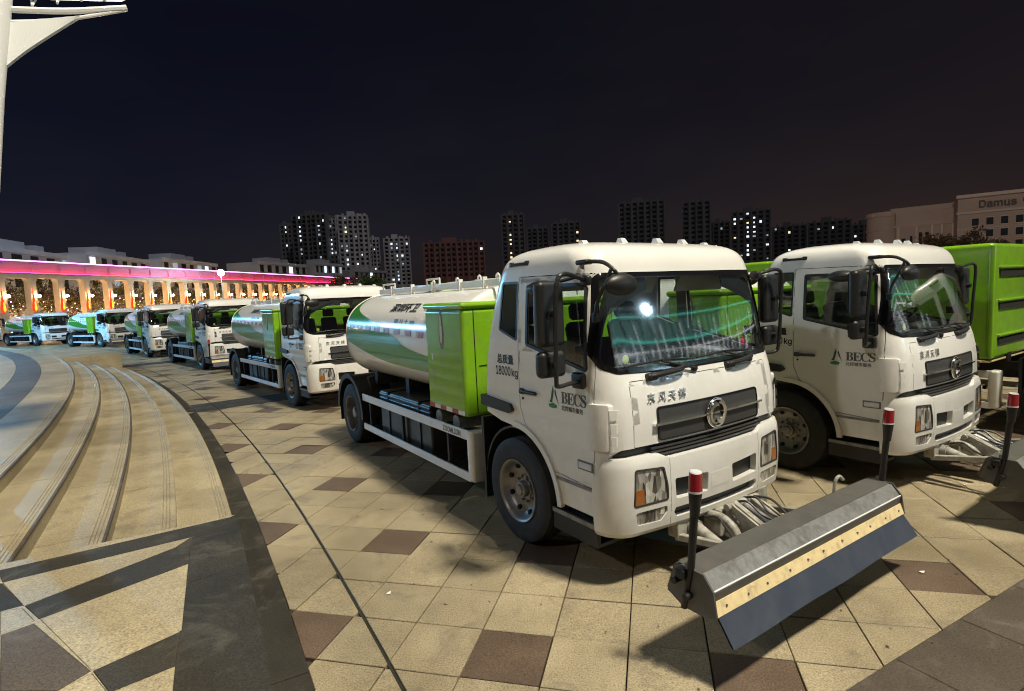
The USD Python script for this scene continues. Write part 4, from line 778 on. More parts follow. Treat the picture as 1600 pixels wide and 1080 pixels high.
def build_cabinet(p):
    cab = put(sub(p, 'pump_cabinet'), rbx(-1.93, -.98, -1.17, 1.17, 1.065, 2.26, .05, 16), 'lime_green', 35)
    put(sub(cab, 'cabinet_top'), rbx(-1.95, -.965, -1.185, 1.185, 2.255, 2.335, .04, 16), 'lime_green', 35)
    put(sub(cab, 'cabinet_seam'), cat_([bx(-.982, -.976, s * 1.02, s * 1.03, 1.09, 2.25) for s in (-1, 1)] + [bx(-1.92, -.99, s * 1.168, s * 1.173, 2.250, 2.256) for s in (-1, 1)] + [bx(-.98, -.975, -.98, .98, 1.62, 1.63)]), 'black_plastic')
    for k in range(6):
        for s in (-1, 1): put(sub(cab, 'tape_piece'), bx(-1.90 + .148 * k, -1.90 + .148 * (k + 1), s * 1.171, s * 1.1745, 1.085, 1.135), ('tape_red', 'tape_white')[k % 2])
    loz = Polygon([(.055 * math.sin(t) * (1 - .35 * math.cos(t)), .23 * math.cos(t)) for t in np.linspace(0, 2 * math.pi, 24, endpoint=False)])
    for s in (-1, 1):
        put(sub(cab, 'cabinet_emblem'), side_decal(flat([loz], .002), -1.49, 2.03, 1.171, s), 'emblem_brown'); put(sub(cab, 'emblem_inner'), side_decal(flat([affinity.scale(loz, .5, .72)], .002), -1.49, 2.03, 1.1735, s), 'emblem_pale')
        put(sub(cab, 'cabinet_label'), bx(-1.77, -1.735, s * 1.171, s * 1.1725, 1.66, 1.74), 'tape_white')
    put(sub(p, 'intake_pipe'), cat_([cyl((-.74, -.62, 1.2), (-.74, -.62, 1.95), .055, 16), cyl((-.74, -.62, 1.95), (-.74, -.62, 2.06), .085, 18)]), 'black_plastic', 40)

def build_plow(p):
    Y0, Y1 = -1.38, 1.06
    def prof(pts): return prism_y(Polygon(pts), Y0, Y1)
    hood = put(sub(p, 'squeegee_plow'), prof([(2.00, .47), (2.06, .63), (2.10, .655), (2.27, .655), (2.335, .575), (2.33, .505), (2.315, .505), (2.32, .565), (2.255, .635), (2.11, .635), (2.08, .615), (2.02, .46)]), 'plow_grey', 20)
    put(sub(hood, 'plow_back'), prism_y(Polygon([(1.985, .47), (2.045, .645), (2.09, .672), (2.245, .662), (2.25, .657), (2.09, .662), (2.055, .636), (1.995, .465)]), Y0 - .004, Y1 + .004), 'plow_dark', 20)
    put(sub(hood, 'plow_edge'), tube([(2.337, Y0, .577), (2.337, Y1, .577)], .006), 'rail_white')
    put(sub(hood, 'plow_face'), prism_y(Polygon([(2.336, .570), (2.342, .568), (2.334, .505), (2.328, .505)]), Y0 + .002, Y1 - .002), 'plow_dark')
    put(sub(hood, 'yellow_strip'), prism_y(Polygon([(2.328, .512), (2.338, .512), (2.366, .432), (2.356, .430)]), Y0 - .003, Y1 + .003), 'yellow_strip')
    put(sub(hood, 'strip_bolts'), cat_([cyl((2.348, y + .02 * math.sin(y * 9), .472 + .006 * math.sin(y * 31)), (2.358, y + .02 * math.sin(y * 9), .476 + .006 * math.sin(y * 31)), .0075, 8) for y in np.linspace(Y0 + .08, Y1 - .08, 11)]), 'plow_dark')
    sk = [(2.318, .505)]; ys = np.linspace(Y0 + .005, Y1 - .005, 30)
    rows = np.linspace(0, 1, 7); v = []
    for i, y in enumerate(ys):
        for t in rows:
            w = .004 * math.sin(i * .5) * t * t
            v.append((2.350 + .115 * t + w, y, .445 - .165 * t))
    v = np.array(v); f = []
    for i in range(len(ys) - 1):
        for j in range(len(rows) - 1):
            a = i * 7 + j; f += [(a, a + 7, a + 8), (a, a + 8, a + 1)]
    top = trimesh.Trimesh(v, f, process=False); bot = trimesh.Trimesh(v - [.011, 0, .006], np.array(f)[:, ::-1], process=False)
    put(sub(hood, 'rubber_skirt'), cat_([top, bot]), 'skirt_rubber', True)
    endp = Polygon([(2.00, .46), (2.06, .64), (2.11, .668), (2.275, .665), (2.345, .58), (2.368, .43), (2.30, .40), (2.12, .40)])
    [put(sub(hood, 'end_plate'), prism_y(endp, *q), 'plow_dark') for q in ((Y0 - .018, Y0 - .005), (Y1 + .005, Y1 + .018))]
    for y in (Y0 - .02, Y1 + .02):
        pl = put(sub(p, 'beacon_pole'), cat_([cyl((2.13, y, .40), (2.19, y, .68), .020), cyl((2.19, y, .68), (2.225, y, 1.08), .023, 14, .026), cyl((2.225, y, 1.02), (2.232, y, 1.165), .028, 16, .041), rbx(2.10, 2.17, y - .05, y + .05, .60, .66, .01), cyl((2.10, y - .06, .58), (2.10, y + .06, .58), .022), cyl((2.18, y - .05, .50), (2.18, y + .05, .50), .022)]), 'black_plastic', 40)
        put(sub(pl, 'beacon_lens'), cat_([cyl((2.232, y, 1.168), (2.238, y, 1.285), .042, 20, .038)]), 'red_lens', 40)
        put(sub(pl, 'beacon_cap'), cat_([cyl((2.238, y, 1.285), (2.239, y, 1.292), .038, 20, .033), cyl((2.232, y, 1.163), (2.232, y, 1.174), .044, 20)]), 'clear_lens', 40)
        put(sub(pl, 'pole_bolt'), cyl((2.165, y, .665), (2.165, y, .70), .018, 10), 'rim_steel')
    # linkage: mounting bracket, lift frame of two triangular cheeks, arms, ram, hoses
    lk = put(sub(p, 'plow_linkage'), cat_([rbx(1.22, 1.33, -.50, -.34, .30, .47, .012), rbx(1.22, 1.33, .62, .78, .30, .47, .012), rbx(1.24, 1.42, -.06, .46, .22, .46, .015), rbx(1.36, 2.0, .0, .40, .215, .25, .01)]), 'link_paint', 25)
    cheek = Polygon([(1.42, .24), (1.415, .50), (1.46, .515), (1.86, .335), (1.86, .25), (1.45, .24)])
    for y in (.03, .37): put(sub(lk, 'cheek_plate'), prism_y(cheek, y - .012, y + .012), 'link_paint')
    for y in (.09, .31): put(sub(lk, 'lift_arm'), tm(mf(rbx(0, .62, y - .028, y + .028, -.026, .026, .01)).rotate([0, 25, 0]).translate([1.44, 0, .50])), 'link_paint', 30)
    put(sub(lk, 'cross_tube'), cat_([cyl((1.45, -.02, .485), (1.45, .42, .485), .03, 16), cyl((1.98, -.72, .44), (1.98, .62, .44), .035, 16)]), 'link_paint', 30)
    for q in range(3): put(sub(lk, 'pivot_bolt'), cyl((1.50 + .04 * (q % 2), .018, .335 + .035 * q), (1.50 + .04 * (q % 2), -.004, .335 + .035 * q), .020, 10), 'rim_steel')
    put(sub(lk, 'hydraulic_ram'), cat_([cyl((1.32, -.32, .40), (1.66, -.36, .30), .045, 16), cyl((1.66, -.36, .30), (1.96, -.40, .42), .022, 12), cyl((1.30, -.32, .37), (1.40, -.33, .38), .06, 16)]), 'link_paint', 40)
    put(sub(lk, 'lower_arm'), cat_([tm(mf(rbx(0, .70, y - .03, y + .03, -.028, .028, .01)).rotate([0, -10, 0]).translate([1.28, 0, .30])) for y in (-.46, .60)]), 'link_paint', 30)
    put(sub(lk, 'elbow_pipe'), tube(curve([(1.34, -.12, .43), (1.48, -.10, .42), (1.60, -.10, .34), (1.63, -.11, .22)], 5), .036, 12), 'link_paint', 40)
    put(sub(lk, 'centre_ram'), cat_([cyl((1.48, .20, .47), (1.70, .20, .38), .038, 16), cyl((1.70, .20, .38), (1.96, .20, .36), .020, 12)]), 'rim_steel', 40)
    hs = [curve([(1.44, .12, .50), (1.54, .15, .52), (1.66, .17, .44), (1.80, .20, .40)], 5), curve([(1.44, .24, .51), (1.55, .27, .53), (1.68, .25, .44), (1.86, .28, .40)], 5), curve([(1.38, -.22, .44), (1.50, -.20, .46), (1.62, -.24, .40), (1.72, -.30, .38)], 5), curve([(1.42, .33, .50), (1.60, .40, .50), (1.80, .36, .40)], 5)]
    for q in hs: put(sub(lk, 'hose'), tube(q, .011, 6), 'hose', 40)
    put(sub(lk, 'hook'), tube(curve([(2.02, .62, .60), (2.03, .63, .72), (2.04, .67, .755), (2.05, .71, .72)], 4), .014), 'link_paint', 40)

def build_box_body(p):
    b = put(sub(p, 'green_body'), rbx(-5.3, -1.0, -1.22, 1.22, 1.08, 2.83, .06, 16), 'lime_green', 35)
    put(sub(b, 'body_lip'), rbx(-5.3, -1.02, -1.225, 1.225, 1.04, 1.075, .008), 'yellow_strip')
    put(sub(b, 'front_ribs'), cat_([rbx(-1.015, -.965, -1.0, 1.0, z, z + .035, .010) for z in (1.42, 1.95, 2.45)]), 'lime_green', 30)
    put(sub(b, 'front_openings'), cat_([bx(-1.005, -.985, -.98, .98, z, z + .10) for z in (1.30, 1.83, 2.33)]), 'dark_hole')
    put(sub(b, 'corner_posts'), cat_([rbx(-1.06, -.985, s * 1.13, s * 1.228, 1.10, 2.80, .02) for s in (-1, 1)]), 'lime_green', 30)

def build_truck(name, label, loc, rot, group, plow=False, body='tank'):
    p = thing(name, label, 'truck', loc, rot, group)
    build_cab(p); build_chassis(p)
    if body == 'tank': build_tank(p); build_cabinet(p)
    else: build_box_body(p)
    if plow: build_plow(p)
    return p
GT = 'white and green sanitation trucks parked in a row'
tr1 = build_truck('tank_truck', 'nearest white tank truck with green cabinet and grey plow board, in the centre foreground', (T1[0], T1[1], 0), T1[2], GT, True)
tr2 = build_truck('tank_truck', 'white tank truck without plow, directly behind the nearest truck in the left-hand row', (-4.391, 14.001, 0), -.8795, GT, False)
copy_of(tr1, 'tank_truck', 'white truck right of the nearest one, its plow board cut by the right edge', (4.4393, 7.6387, 0), -.9848)
copy_of(tr1, 'tank_truck', 'third truck of the left-hand row, low grey plow board under its bumper', (-11.735, 23.397, 0), -.8196)
copy_of(tr2, 'tank_truck', 'fourth truck of the left-hand row, bright windscreen, just right of the far stair end', (-18.80, 30.91, 0), -.8066)
copy_of(tr1, 'tank_truck', 'fifth truck of the left-hand row, dark plow pole before its bumper, above the far stairs', (-29.93, 42.68, 0), -.5538)
copy_of(tr2, 'tank_truck', 'sixth truck of the left-hand row, small and bluish, above the far stairs', (-40.6, 49.6, 0), -.47)
copy_of(tr2, 'tank_truck', 'farthest truck of the row, only its front showing at the left edge', (-52.0, 55.2, 0), -.36)
build_truck('box_truck', 'truck with a tall lime green box body, cut by the right edge', (8.72, 8.16, 0), -.9848, None, False, 'box')

# ================================================================ CANOPY, ARCADE, TREES, BUILDINGS, LAMPS
M('membrane', (.74, .75, .74), .6, noise=(1.2, .04)); M('steel_white', (.74, .74, .73), .4); M('mast_grey', (.45, .46, .47), .5)
M('arcade_stone', (.50, .35, .21), .7, noise=(1.5, .1)); M('frieze_stone', (.46, .22, .28), .7, noise=(1.0, .06))
glow('neon_violet', (.92, .30, 1.0), 1.1); glow('led_pink', (1.0, .010, .06), 6.5); glow('warm_lamp', (1.0, .80, .50), 24.0); glow('garden_lamp', (1.0, .66, .30), 220.0); glow('flame_red', (1.0, .035, .006), .62); glow('flame_orange', (1.0, .22, .015), 1.4)
glow('star_white', (.55, .80, 1.0), 160.0); glow('fairy_warm', (1.0, .62, .30), 2.2); glow('fairy_violet', (.75, .45, 1.0), 1.8)
glow('lit_window', (.80, .90, 1.0), .42); glow('lit_window_warm', (1.0, .78, .42), .40); glow('lit_window_dim', (.75, .85, 1.0), .13)
M('tower_wall', (.55, .55, .60), .8, noise=(.08, .1)); M('tower_wall_dark', (.17, .17, .19), .8); M('tower_wall_red', (.26, .13, .12), .8); M('tower_glass', (.02, .022, .028), .6, spec=.2)
M('block_wall', (.36, .36, .42), .8, noise=(.15, .06)); M('block_trim', (.40, .40, .44), .8); M('hotel_wall', (.50, .345, .28), .8, noise=(.15, .08)); M('hotel_trim', (.64, .48, .40), .8)
M('hotel_letters', (.05, .03, .03), .5); M('bark', (.09, .065, .045), .9, noise=(8, .3))
def leaf_mat(name, c):
    usdkit.material(stage, '/World/Looks/' + name, {'g': ('geometry', {}), 'n': ('noise_texture', {'scale': 1.7, 'detail': 3.0}), 'r': ('rgb_ramp', {'ramp': [(.3, tuple(np.array(c) * .55)), (.7, tuple(np.array(c) * 1.4))]}),
        'p': ('principled_bsdf', {'roughness': .6}), 't': ('translucent_bsdf', {}), 'm': ('mix_closure', {'fac': .3})},
        [('g.position', 'n.vector'), ('n.fac', 'r.fac'), ('r.color', 'p.base_color'), ('r.color', 't.color'), ('p.BSDF', 'm.closure1'), ('t.BSDF', 'm.closure2')], surface='m.closure')
leaf_mat('leaf_olive', (.13, .115, .035)); leaf_mat('leaf_rust', (.11, .065, .03)); leaf_mat('leaf_green', (.07, .11, .03))

# membrane canopy over the stairs, only its corner in the picture
cn = thing('canopy', 'white membrane canopy on a leaning mast at the top left corner', 'canopy')
mast = [(-5.68, 5.65, 0.0), (-5.59, 5.74, 1.05), (-5.355, 5.945, 3.707), (-5.255, 6.03, 4.695), (-5.135, 6.125, 5.683), (-4.92, 6.29, 7.6)]
put(sub(cn, 'mast'), cat_([cyl(a, b, .105, 20, .105) for a, b in zip(mast, mast[1:])]), 'steel_white', 40)
tip = np.array([-4.241, 6.783, 5.875]); root = np.array([-5.15, 6.12, 5.45]); low = np.array([-5.19, 6.09, 4.93])
put(sub(cn, 'rim_tube'), cat_([tube(curve([root + [-.06, -.04, .12], root * .5 + tip * .5 + [0, 0, .04], tip], 5), .034), tube(curve([root + [-.06, -.04, -.02], root * .5 + tip * .5 + [0, 0, -.045], tip + [0, 0, -.02]], 5), .020)]), 'steel_white', 40)
arc = curve([low, (-5.137, 6.133, 5.014), (-5.014, 6.234, 5.192), (-4.878, 6.341, 5.363), (-4.736, 6.448, 5.531), (-4.613, 6.536, 5.668)], 5)
web = [np.array(q) for q in arc]; topl = [root + [-.02, 0, -.02] + (tip - root - [0, 0, .03]) * t for t in np.linspace(0, .62, len(web))]
vv = np.vstack([web, topl]); k = len(web); ff = [(i, i + 1, k + i + 1) for i in range(k - 1)] + [(i, k + i + 1, k + i) for i in range(k - 1)]
off = np.array([.02, -.03, 0]); put(sub(cn, 'bracket_web'), cat_([trimesh.Trimesh(vv + off, ff, process=False), trimesh.Trimesh(vv - off, np.array(ff)[:, ::-1], process=False)]), 'membrane')
ins = [tip + [-.05, .0, .07], root + [-.2, -.1, .2], root + [-1.3, .9, 1.2], tip + [-.6, 1.6, 1.1]]
nn = 9; gv = []; gf = []
for i in range(nn):
    for j in range(nn):
        u, w = i / (nn - 1), j / (nn - 1); q = (1 - u) * ((1 - w) * ins[0] + w * ins[1]) + u * ((1 - w) * ins[3] + w * ins[2]); gv.append(q + [0, 0, .25 * math.sin(math.pi * u) * math.sin(math.pi * w)])
for i in range(nn - 1):
    for j in range(nn - 1): a = i * nn + j; gf += [(a, a + nn, a + nn + 1), (a, a + nn + 1, a + 1)]
put(sub(cn, 'membrane_sheet'), trimesh.Trimesh(gv, gf, process=False), 'membrane', True)
for q in range(5):
    t = .12 + .19 * q; a = root + [-.05, -.05, .1] + (tip - root) * t; b = a + [-.55 + .1 * q, .55, .52]; c = root + [-.05, -.05, .1] + (tip - root) * min(t + .17, 1) + [-.45, .5, .5]
    put(sub(cn, 'truss_rod'), tube([a, b], .013, 6), 'steel_white'); put(sub(cn, 'truss_rod'), tube([a, c], .010, 6), 'steel_white')

# lamp masts of the plaza (outside the frame, the third added as side fill) and the white lamp that shows above the arcade
for i, (xy, hgt, r, rad, col) in enumerate(MASTS):
    lab = ('tall floodlight mast behind the viewer on the right', 'cool white floodlight mast beyond the left edge', 'added side fill lamp mast behind the viewer on the left')[i]
    m_ = thing('lamp_mast', lab, 'lamp', (xy[0], xy[1], 0))
    put(sub(m_, 'mast_pole'), cyl((0, 0, -.05), (0, 0, hgt + .2), .30, 16, .12), 'mast_grey', 40)
    put(sub(m_, 'lamp_ring'), cat_([tc.torus(1.3, .05, major_sections=24, minor_sections=6).apply_translation([0, 0, hgt + .9])] + [rbx(1.3 * math.cos(a) - .2, 1.3 * math.cos(a) + .2, 1.3 * math.sin(a) - .2, 1.3 * math.sin(a) + .2, hgt + .75, hgt + 1.0, .04) for a in np.linspace(0, 6.28, 7)[:-1]] + [cyl((0, 0, hgt + .9), (1.3 * math.cos(a), 1.3 * math.sin(a), hgt + .9), .03, 6) for a in np.linspace(0, 6.28, 7)[:-1]]), 'mast_grey')
    sphere_light(f'/World/{m_.GetName()}/lamp', (0, 0, hgt - r - .1), r, rad, col)
sl = thing('street_lamp', 'bright blue-white lamp on a pole above the pink arcade', 'street lamp', (-44.3, 87.4, 0))
put(sub(sl, 'lamp_pole'), cyl((0, 0, 0), (0, 0, 8.0), .10, 12, .06), 'mast_grey', 40); put(sub(sl, 'lamp_head'), rbx(-.45, .45, -.25, .25, 8.32, 8.45, .04), 'mast_grey')
s_ = tc.icosphere(2, .5); s_.apply_translation([0, 0, 8.1]); put(sub(sl, 'lamp_globe'), s_, 'star_white', True)

# arcade: piers, rounded openings, frieze with a violet neon line, wall lamps and flame lanterns
A0 = np.array([-56.9, 63.7]); AD = np.array([.1641, .9864]); AN = np.array([.9864, -.1641])   # along, and towards the plaza
AR = math.atan2(AD[1], AD[0])
ar = thing('arcade', 'long arcade with violet neon line and pink frieze behind the trucks', 'arcade', (A0[0], A0[1], 0), AR)
# local frame: x along the arcade, -y towards the plaza
PS, NP0, NP1 = 3.5, -3, 28
for k in range(NP0, NP1):
    x = k * PS - .4
    pr = put(sub(ar, 'pier'), cat_([bx(x - .38, x + .38, -.42, .42, 0, 7.1), bx(x - .5, x + .5, -.55, .55, 0, .8), bx(x - .46, x + .46, -.5, .5, 6.8, 7.1)]), 'arcade_stone')
    put(sub(pr, 'corbel'), cat_([prism_y(Polygon([(x + s * .38, 7.1), (x + s * .9, 7.1)] + [(x + s * (.88 - .5 * math.sin(a)), 6.6 + .5 * math.cos(a)) for a in np.linspace(0, math.pi / 2, 7)]).buffer(0), -.36, .36) for s in (-1, 1)]), 'arcade_stone')
    if -3 <= k < 20:
        put(sub(pr, 'wall_lamp'), tc.icosphere(1, .17).apply_translation([x + .30, -.80, 5.0]), 'warm_lamp', True)
        put(sub(pr, 'lamp_bracket'), bx(x + .27, x + .33, -.80, -.42, 4.78, 4.83), 'mast_grey')
        prof = [(0, 0), (.15, .05), (.22, .35), (.21, .7), (.14, 1.1), (.08, 1.6), (.04, 2.3), (0, 3.0)]
        fl = tc.revolve(np.array(prof), sections=12); fl.apply_translation([x - .38, -.72, 3.15]); fi = tc.revolve(np.array(prof[:6] + [(0, 1.7)]) * [.62, .62], sections=12); fi.apply_translation([x - .38, -.87, 3.3])
        ln = put(sub(pr, 'flame_lantern'), fl, 'flame_red', True); put(sub(ln, 'flame_core'), fi, 'flame_orange', True)
x0, x1 = NP0 * PS - 2, NP1 * PS
put(sub(ar, 'lintel'), bx(x0, x1, -.55, .55, 7.1, 7.65), 'arcade_stone'); put(sub(ar, 'frieze'), bx(x0, x1, -.62, .62, 7.65, 8.75), 'frieze_stone'); put(sub(ar, 'cornice'), cat_([bx(x0, x1, -.95, .95, 8.95, 9.12), bx(x0, x1, -.75, .75, 8.75, 8.95)]), 'frieze_stone')
put(sub(ar, 'neon_line'), tube([(x0, -1.0, 9.05), (x1, -1.0, 9.05)], .075, 8), 'neon_violet')
[put(sub(ar, 'bracket'), bx(k * PS - .6, k * PS - .2, -.78, -.62, 7.8, 8.7), 'frieze_stone') for k in range(NP0, NP1)]
put(sub(ar, 'pink_led_line'), bx(x0, x1, -1.02, -.94, 7.66, 7.71), 'led_pink'); put(sub(ar, 'led_ledge'), bx(x0, x1, -1.05, -.62, 7.60, 7.655), 'frieze_stone')
def AW(x, y, z=0): p = A0 + AD * x - AN * y; return (p[0], p[1], z)

# trees
def make_tree(name, label, loc, hgt, crown, leaf, group, seed, nleaf=2600, rot=0, size=.16):
    r = np.random.default_rng(seed); t = thing(name, label, 'tree', loc, rot, group)
    br = [cyl((0, 0, -.05), (.05, .03, hgt * .42), .14, 10, .10)]; tips = []
    for k in range(9):
        a = 6.28 * k / 9 + r.uniform(-.3, .3); z0 = hgt * r.uniform(.28, .45); e = np.array([math.cos(a) * crown * r.uniform(.5, .9), math.sin(a) * crown * r.uniform(.5, .9), hgt * r.uniform(.6, .95)])
        s0 = np.array([.03, .02, z0]); m1 = s0 * .5 + e * .5 + r.normal(0, .15, 3); br += [cyl(s0, m1, .06, 6, .04), cyl(m1, e, .04, 6, .012)]; tips += [e, m1 * .4 + e * .6]
        for q in range(3):
            e2 = m1 + (e - m1) * r.uniform(.2, .9) + r.normal(0, crown * .28, 3); br.append(cyl(m1, e2, .025, 5, .008)); tips.append(e2)
    put(sub(t, 'trunk'), cat_(br), 'bark', 30)
    tips = np.array(tips); c = tips[r.integers(0, len(tips), nleaf)] + r.normal(0, crown * .17, (nleaf, 3)) * [1, 1, .8]
    s = r.uniform(.5, 1.3, nleaf)[:, None] * size; a, b = r.normal(size=(nleaf, 3)), r.normal(size=(nleaf, 3)); a /= np.linalg.norm(a, axis=1, keepdims=True); b -= a * (a * b).sum(1, keepdims=True); b /= np.linalg.norm(b, axis=1, keepdims=True)
    v = np.stack([c - a * s, c + b * s * .45, c + a * s, c - b * s * .45], 1).reshape(-1, 3); i = np.arange(nleaf) * 4
    put(sub(t, 'crown'), trimesh.Trimesh(v, np.vstack([np.c_[i, i + 1, i + 2], np.c_[i, i + 2, i + 3]]), process=False), leaf)
    return t
GA = 'lamp-lit trees behind the arcade'; LA = 'olive brown lamp-lit tree seen through the arcade openings'
ta = make_tree('arcade_tree', LA, AW(5.5, 5.0), 7.4, 2.5, 'leaf_olive', GA, 3); tb = make_tree('arcade_tree', LA, AW(9.5, 4.4), 6.8, 2.4, 'leaf_rust', GA, 5)
for k in range(2, 19):
    x = 5.5 + 3.9 * (k - 1) + float(rng.uniform(-.6, .6)) if k > 1 else 0
    copy_of((ta, tb)[k % 2], 'arcade_tree', LA, AW(x, 4.2 + float(rng.uniform(0, 2.0))), float(rng.uniform(0, 6.28)), GA)
copy_of(tb, 'arcade_tree', LA, AW(1.6, 4.5), 2.0, GA)
gl = []
for k in range(20): gl.append(tc.icosphere(1, .2).apply_translation(AW(2.5 + 3.9 * k, 2.4, .75)))
tag(put('/World/garden_lights', cat_(gl), 'garden_lamp'), 'low warm garden lights under the trees behind the arcade', 'lights', None, 'stuff')
for nm, mt in (('fairy_lights', 'fairy_warm'), ('violet_fairy_lights', 'fairy_violet')):
    fs = [tc.icosphere(0, float(rng.uniform(.035, .08))).apply_translation(AW(float(rng.uniform(-6, 70)), float(rng.uniform(1.8, 6)), float(rng.uniform(2.2, 4.9)))) for _ in range(170)]
    tag(put('/World/' + nm, cat_(fs), mt), {'f': 'tiny warm string lights between the arcade piers', 'v': 'tiny violet string lights between the arcade piers'}[nm[0]], 'lights', None, 'stuff')
make_tree('roadside_tree', 'dark reddish tree at the right-hand end of the neon line', (-33.5, 118, 0), 8.6, 3.2, 'leaf_rust', None, 21, 2600, 0, .3)
make_tree('roadside_tree', 'dark tree just right of the reddish one, above the nearest tank', (-27.0, 110, 0), 8.0, 3.0, 'leaf_green', None, 22, 2600, 0, .3)
GH = 'reddish brown trees before the hotel'
for q, (x, y, hh, sd) in enumerate(((71.0, 91.0, 9.0, 31), (74.5, 88.5, 8.4, 32), (68.5, 93.0, 8.6, 33))): make_tree('hotel_tree', ('middle one of the brown trees before the hotel', 'right one of the brown trees before the hotel', 'left one of the brown trees before the hotel')[q], (x, y, 0), hh, 3.0, 'leaf_rust', GH, sd, 2000, 0, .3)

# far buildings: a wall with a grid of windows on the face towards the plaza, some of them lit
def block(name, label, cat, p0, p1, hgt, depth, floors, cols, mat, win=.55, lit=.12, style='tower', seed=0, group=None, strips=(), warm=.2, zlo=0.0, roofbox=True, litmat=('lit_window', 'lit_window_dim', 'lit_window_warm')):
    r = np.random.default_rng(1000 + seed); p0, p1 = np.array(p0, float), np.array(p1, float); d = p1 - p0; L = np.linalg.norm(d); a = math.atan2(d[1], d[0])
    b = thing(name, label, cat, (p0[0], p0[1], 0), a, group)     # local: x along the facade, +y away from the plaza
    fh = hgt / floors; cw = L / cols
    parts = [bx(0, L, 0, depth, 0, hgt)]
    if style == 'tower':
        parts += [bx(k * cw - .35, k * cw + .35, -.7, 0, 0, hgt + (.8 if k % 2 else .2)) for k in range(cols + 1)] + [bx(c * cw + .5, c * cw + cw * .62, -.95, 0, f * fh - .06, f * fh + .5) for c in range(cols) if (c + seed) % 2 for f in range(4, floors)] + [bx(L * q, L * q + 1.2, depth * .4, depth * .4 + 1.2, hgt, hgt + 2.2) for q in (.1, .62, .86)]
    else: parts += [bx(-.2, L + .2, -.25, 0, hgt - .45, hgt + .25)] + [bx(0, L, -.12, 0, k * fh - .12, k * fh + .08) for k in range(1, floors)]
    w = put(sub(b, 'wall'), cat_(parts), mat)
    if roofbox: put(sub(b, 'roof_house'), cat_([bx(L * .30, L * .55, depth * .2, depth * .7, hgt, hgt + (3.0 if style == 'tower' else 1.6)), bx(L * .7, L * .78, depth * .3, depth * .6, hgt, hgt + 1.6)]), mat)
    dk = []; n = 0
    for f in range(floors):
        z = f * fh + fh * .28
        if z < zlo: continue
        for c in range(cols):
            x = (c + .5) * cw; lt = r.random() < (.55 if c in strips else lit) and n < 60; ww = cw * (win if not lt or style != 'tower' else r.uniform(.22, .42)) * r.uniform(.85, 1.1); q = bx(x - ww / 2, x + ww / 2, -.06, .1, z, z + fh * (.52 if not lt or style != 'tower' else r.uniform(.28, .5)))
            if lt:
                mt = litmat[2] if r.random() < warm else litmat[int(r.random() < .4)]
                put(sub(w, 'lit_window'), q, mt); n += 1
            else: dk.append(q)
    if dk: tag(put(sub(w, 'windows'), cat_(dk), 'tower_glass'), kind='stuff')
    return b
GL = 'low white apartment blocks behind the arcade'
LOWS = [((-65.6, 68.7), (-71.2, 95.8), 11.9, 'first'), ((-67.1, 90.6), (-71.3, 114.7), 12.5, 'second'), ((-68.3, 112), (-68.8, 134), 13.0, 'third'), ((-64.6, 146.4), (-60.3, 169.6), 14.3, 'fourth'), ((-59.9, 176), (-55.6, 190), 15.4, 'fifth'), ((-55.4, 203), (-48, 224), 14.3, 'sixth')]
for i, (a, b, hh, w_) in enumerate(LOWS): block('apartment_block', f'low white flat-roofed apartment block, {w_} from the left above the arcade', 'building', a, b, hh, 9, 4, 7, 'block_wall', .5, .18, 'low', i, GL, warm=.0, zlo=5)
GT2 = 'high-rise towers on the skyline'
TW_ = [('left slim tower of the pale cluster, one column of lit windows', (-140.1, 353.2), (-134.0, 355.4), 52.8, 3, 'tower_wall_dark', .05, (1,)),
       ('broad tower of the pale left cluster with several lit columns', (-129.7, 346.5), (-108.6, 343.4), 57.0, 7, 'tower_wall_dark', .07, (1, 5)),
       ('dark middle tower of the pale left cluster', (-108.4, 348.5), (-100.9, 345.6), 54.0, 3, 'tower_wall', .12, (0,)),
       ('pale grey tower closing the left cluster', (-99.7, 338.1), (-82.9, 341.0), 54.5, 6, 'tower_wall', .06, (1,)),
       ('small tower between the pale cluster and the next one', (-99.1, 408.1), (-92.2, 409.8), 47.7, 3, 'tower_wall', .08, (1,)),
       ('stepped grey tower left of the red-brown block', (-84.8, 390.9), (-67.8, 394.2), 46.0, 5, 'tower_wall', .08, (2,)),
       ('broad dark red-brown block above the nearest tank', (-48.3, 326.4), (-13.6, 329.7), 35.0, 11, 'tower_wall_red', .01, ()),
       ('slim tower with orange lit windows left of the nearest cab roof', (-3.0, 360.0), (11.1, 359.8), 53.6, 4, 'tower_wall_dark', .02, (1,)),
       ('dim tower above the left of the nearest cab roof', (13.9, 399.8), (29.0, 398.8), 49.0, 4, 'tower_wall_dark', .02, ()),
       ('tower with a short orange lit strip above the nearest cab roof', (30.2, 378.8), (48.6, 376.9), 49.3, 5, 'tower_wall_dark', .02, (4,)),
       ('tall unlit tower above the middle of the nearest cab roof', (69.7, 353.2), (96.4, 346.8), 56.3, 7, 'tower_wall_dark', .005, ()),
       ('tall unlit tower above the right of the nearest cab roof', (103.5, 334.4), (118.2, 329.4), 52.2, 4, 'tower_wall_dark', .005, ()),
       ('narrow tower with scattered lights left of the brightest one', (133.4, 377.1), (146.0, 372.4), 44.3, 4, 'tower_wall_dark', .10, (0,)),
       ('tower with the brightest white window columns, between the two cabs', (139.8, 353.4), (160.0, 344.7), 47.5, 6, 'tower_wall_dark', .13, (2, 3)),
       ('low dim tower right of the brightest one', (177.8, 380.5), (195.8, 371.5), 40.0, 5, 'tower_wall_dark', .10, ()),
       ('wide tower with many lights above the second cab roof', (187.4, 353.4), (207.3, 342.1), 39.0, 6, 'tower_wall_dark', .13, (2,)),
       ('tower with small lights left of the hotel', (218.3, 358.8), (232, 352.1), 37.0, 5, 'tower_wall_dark', .12, ())]
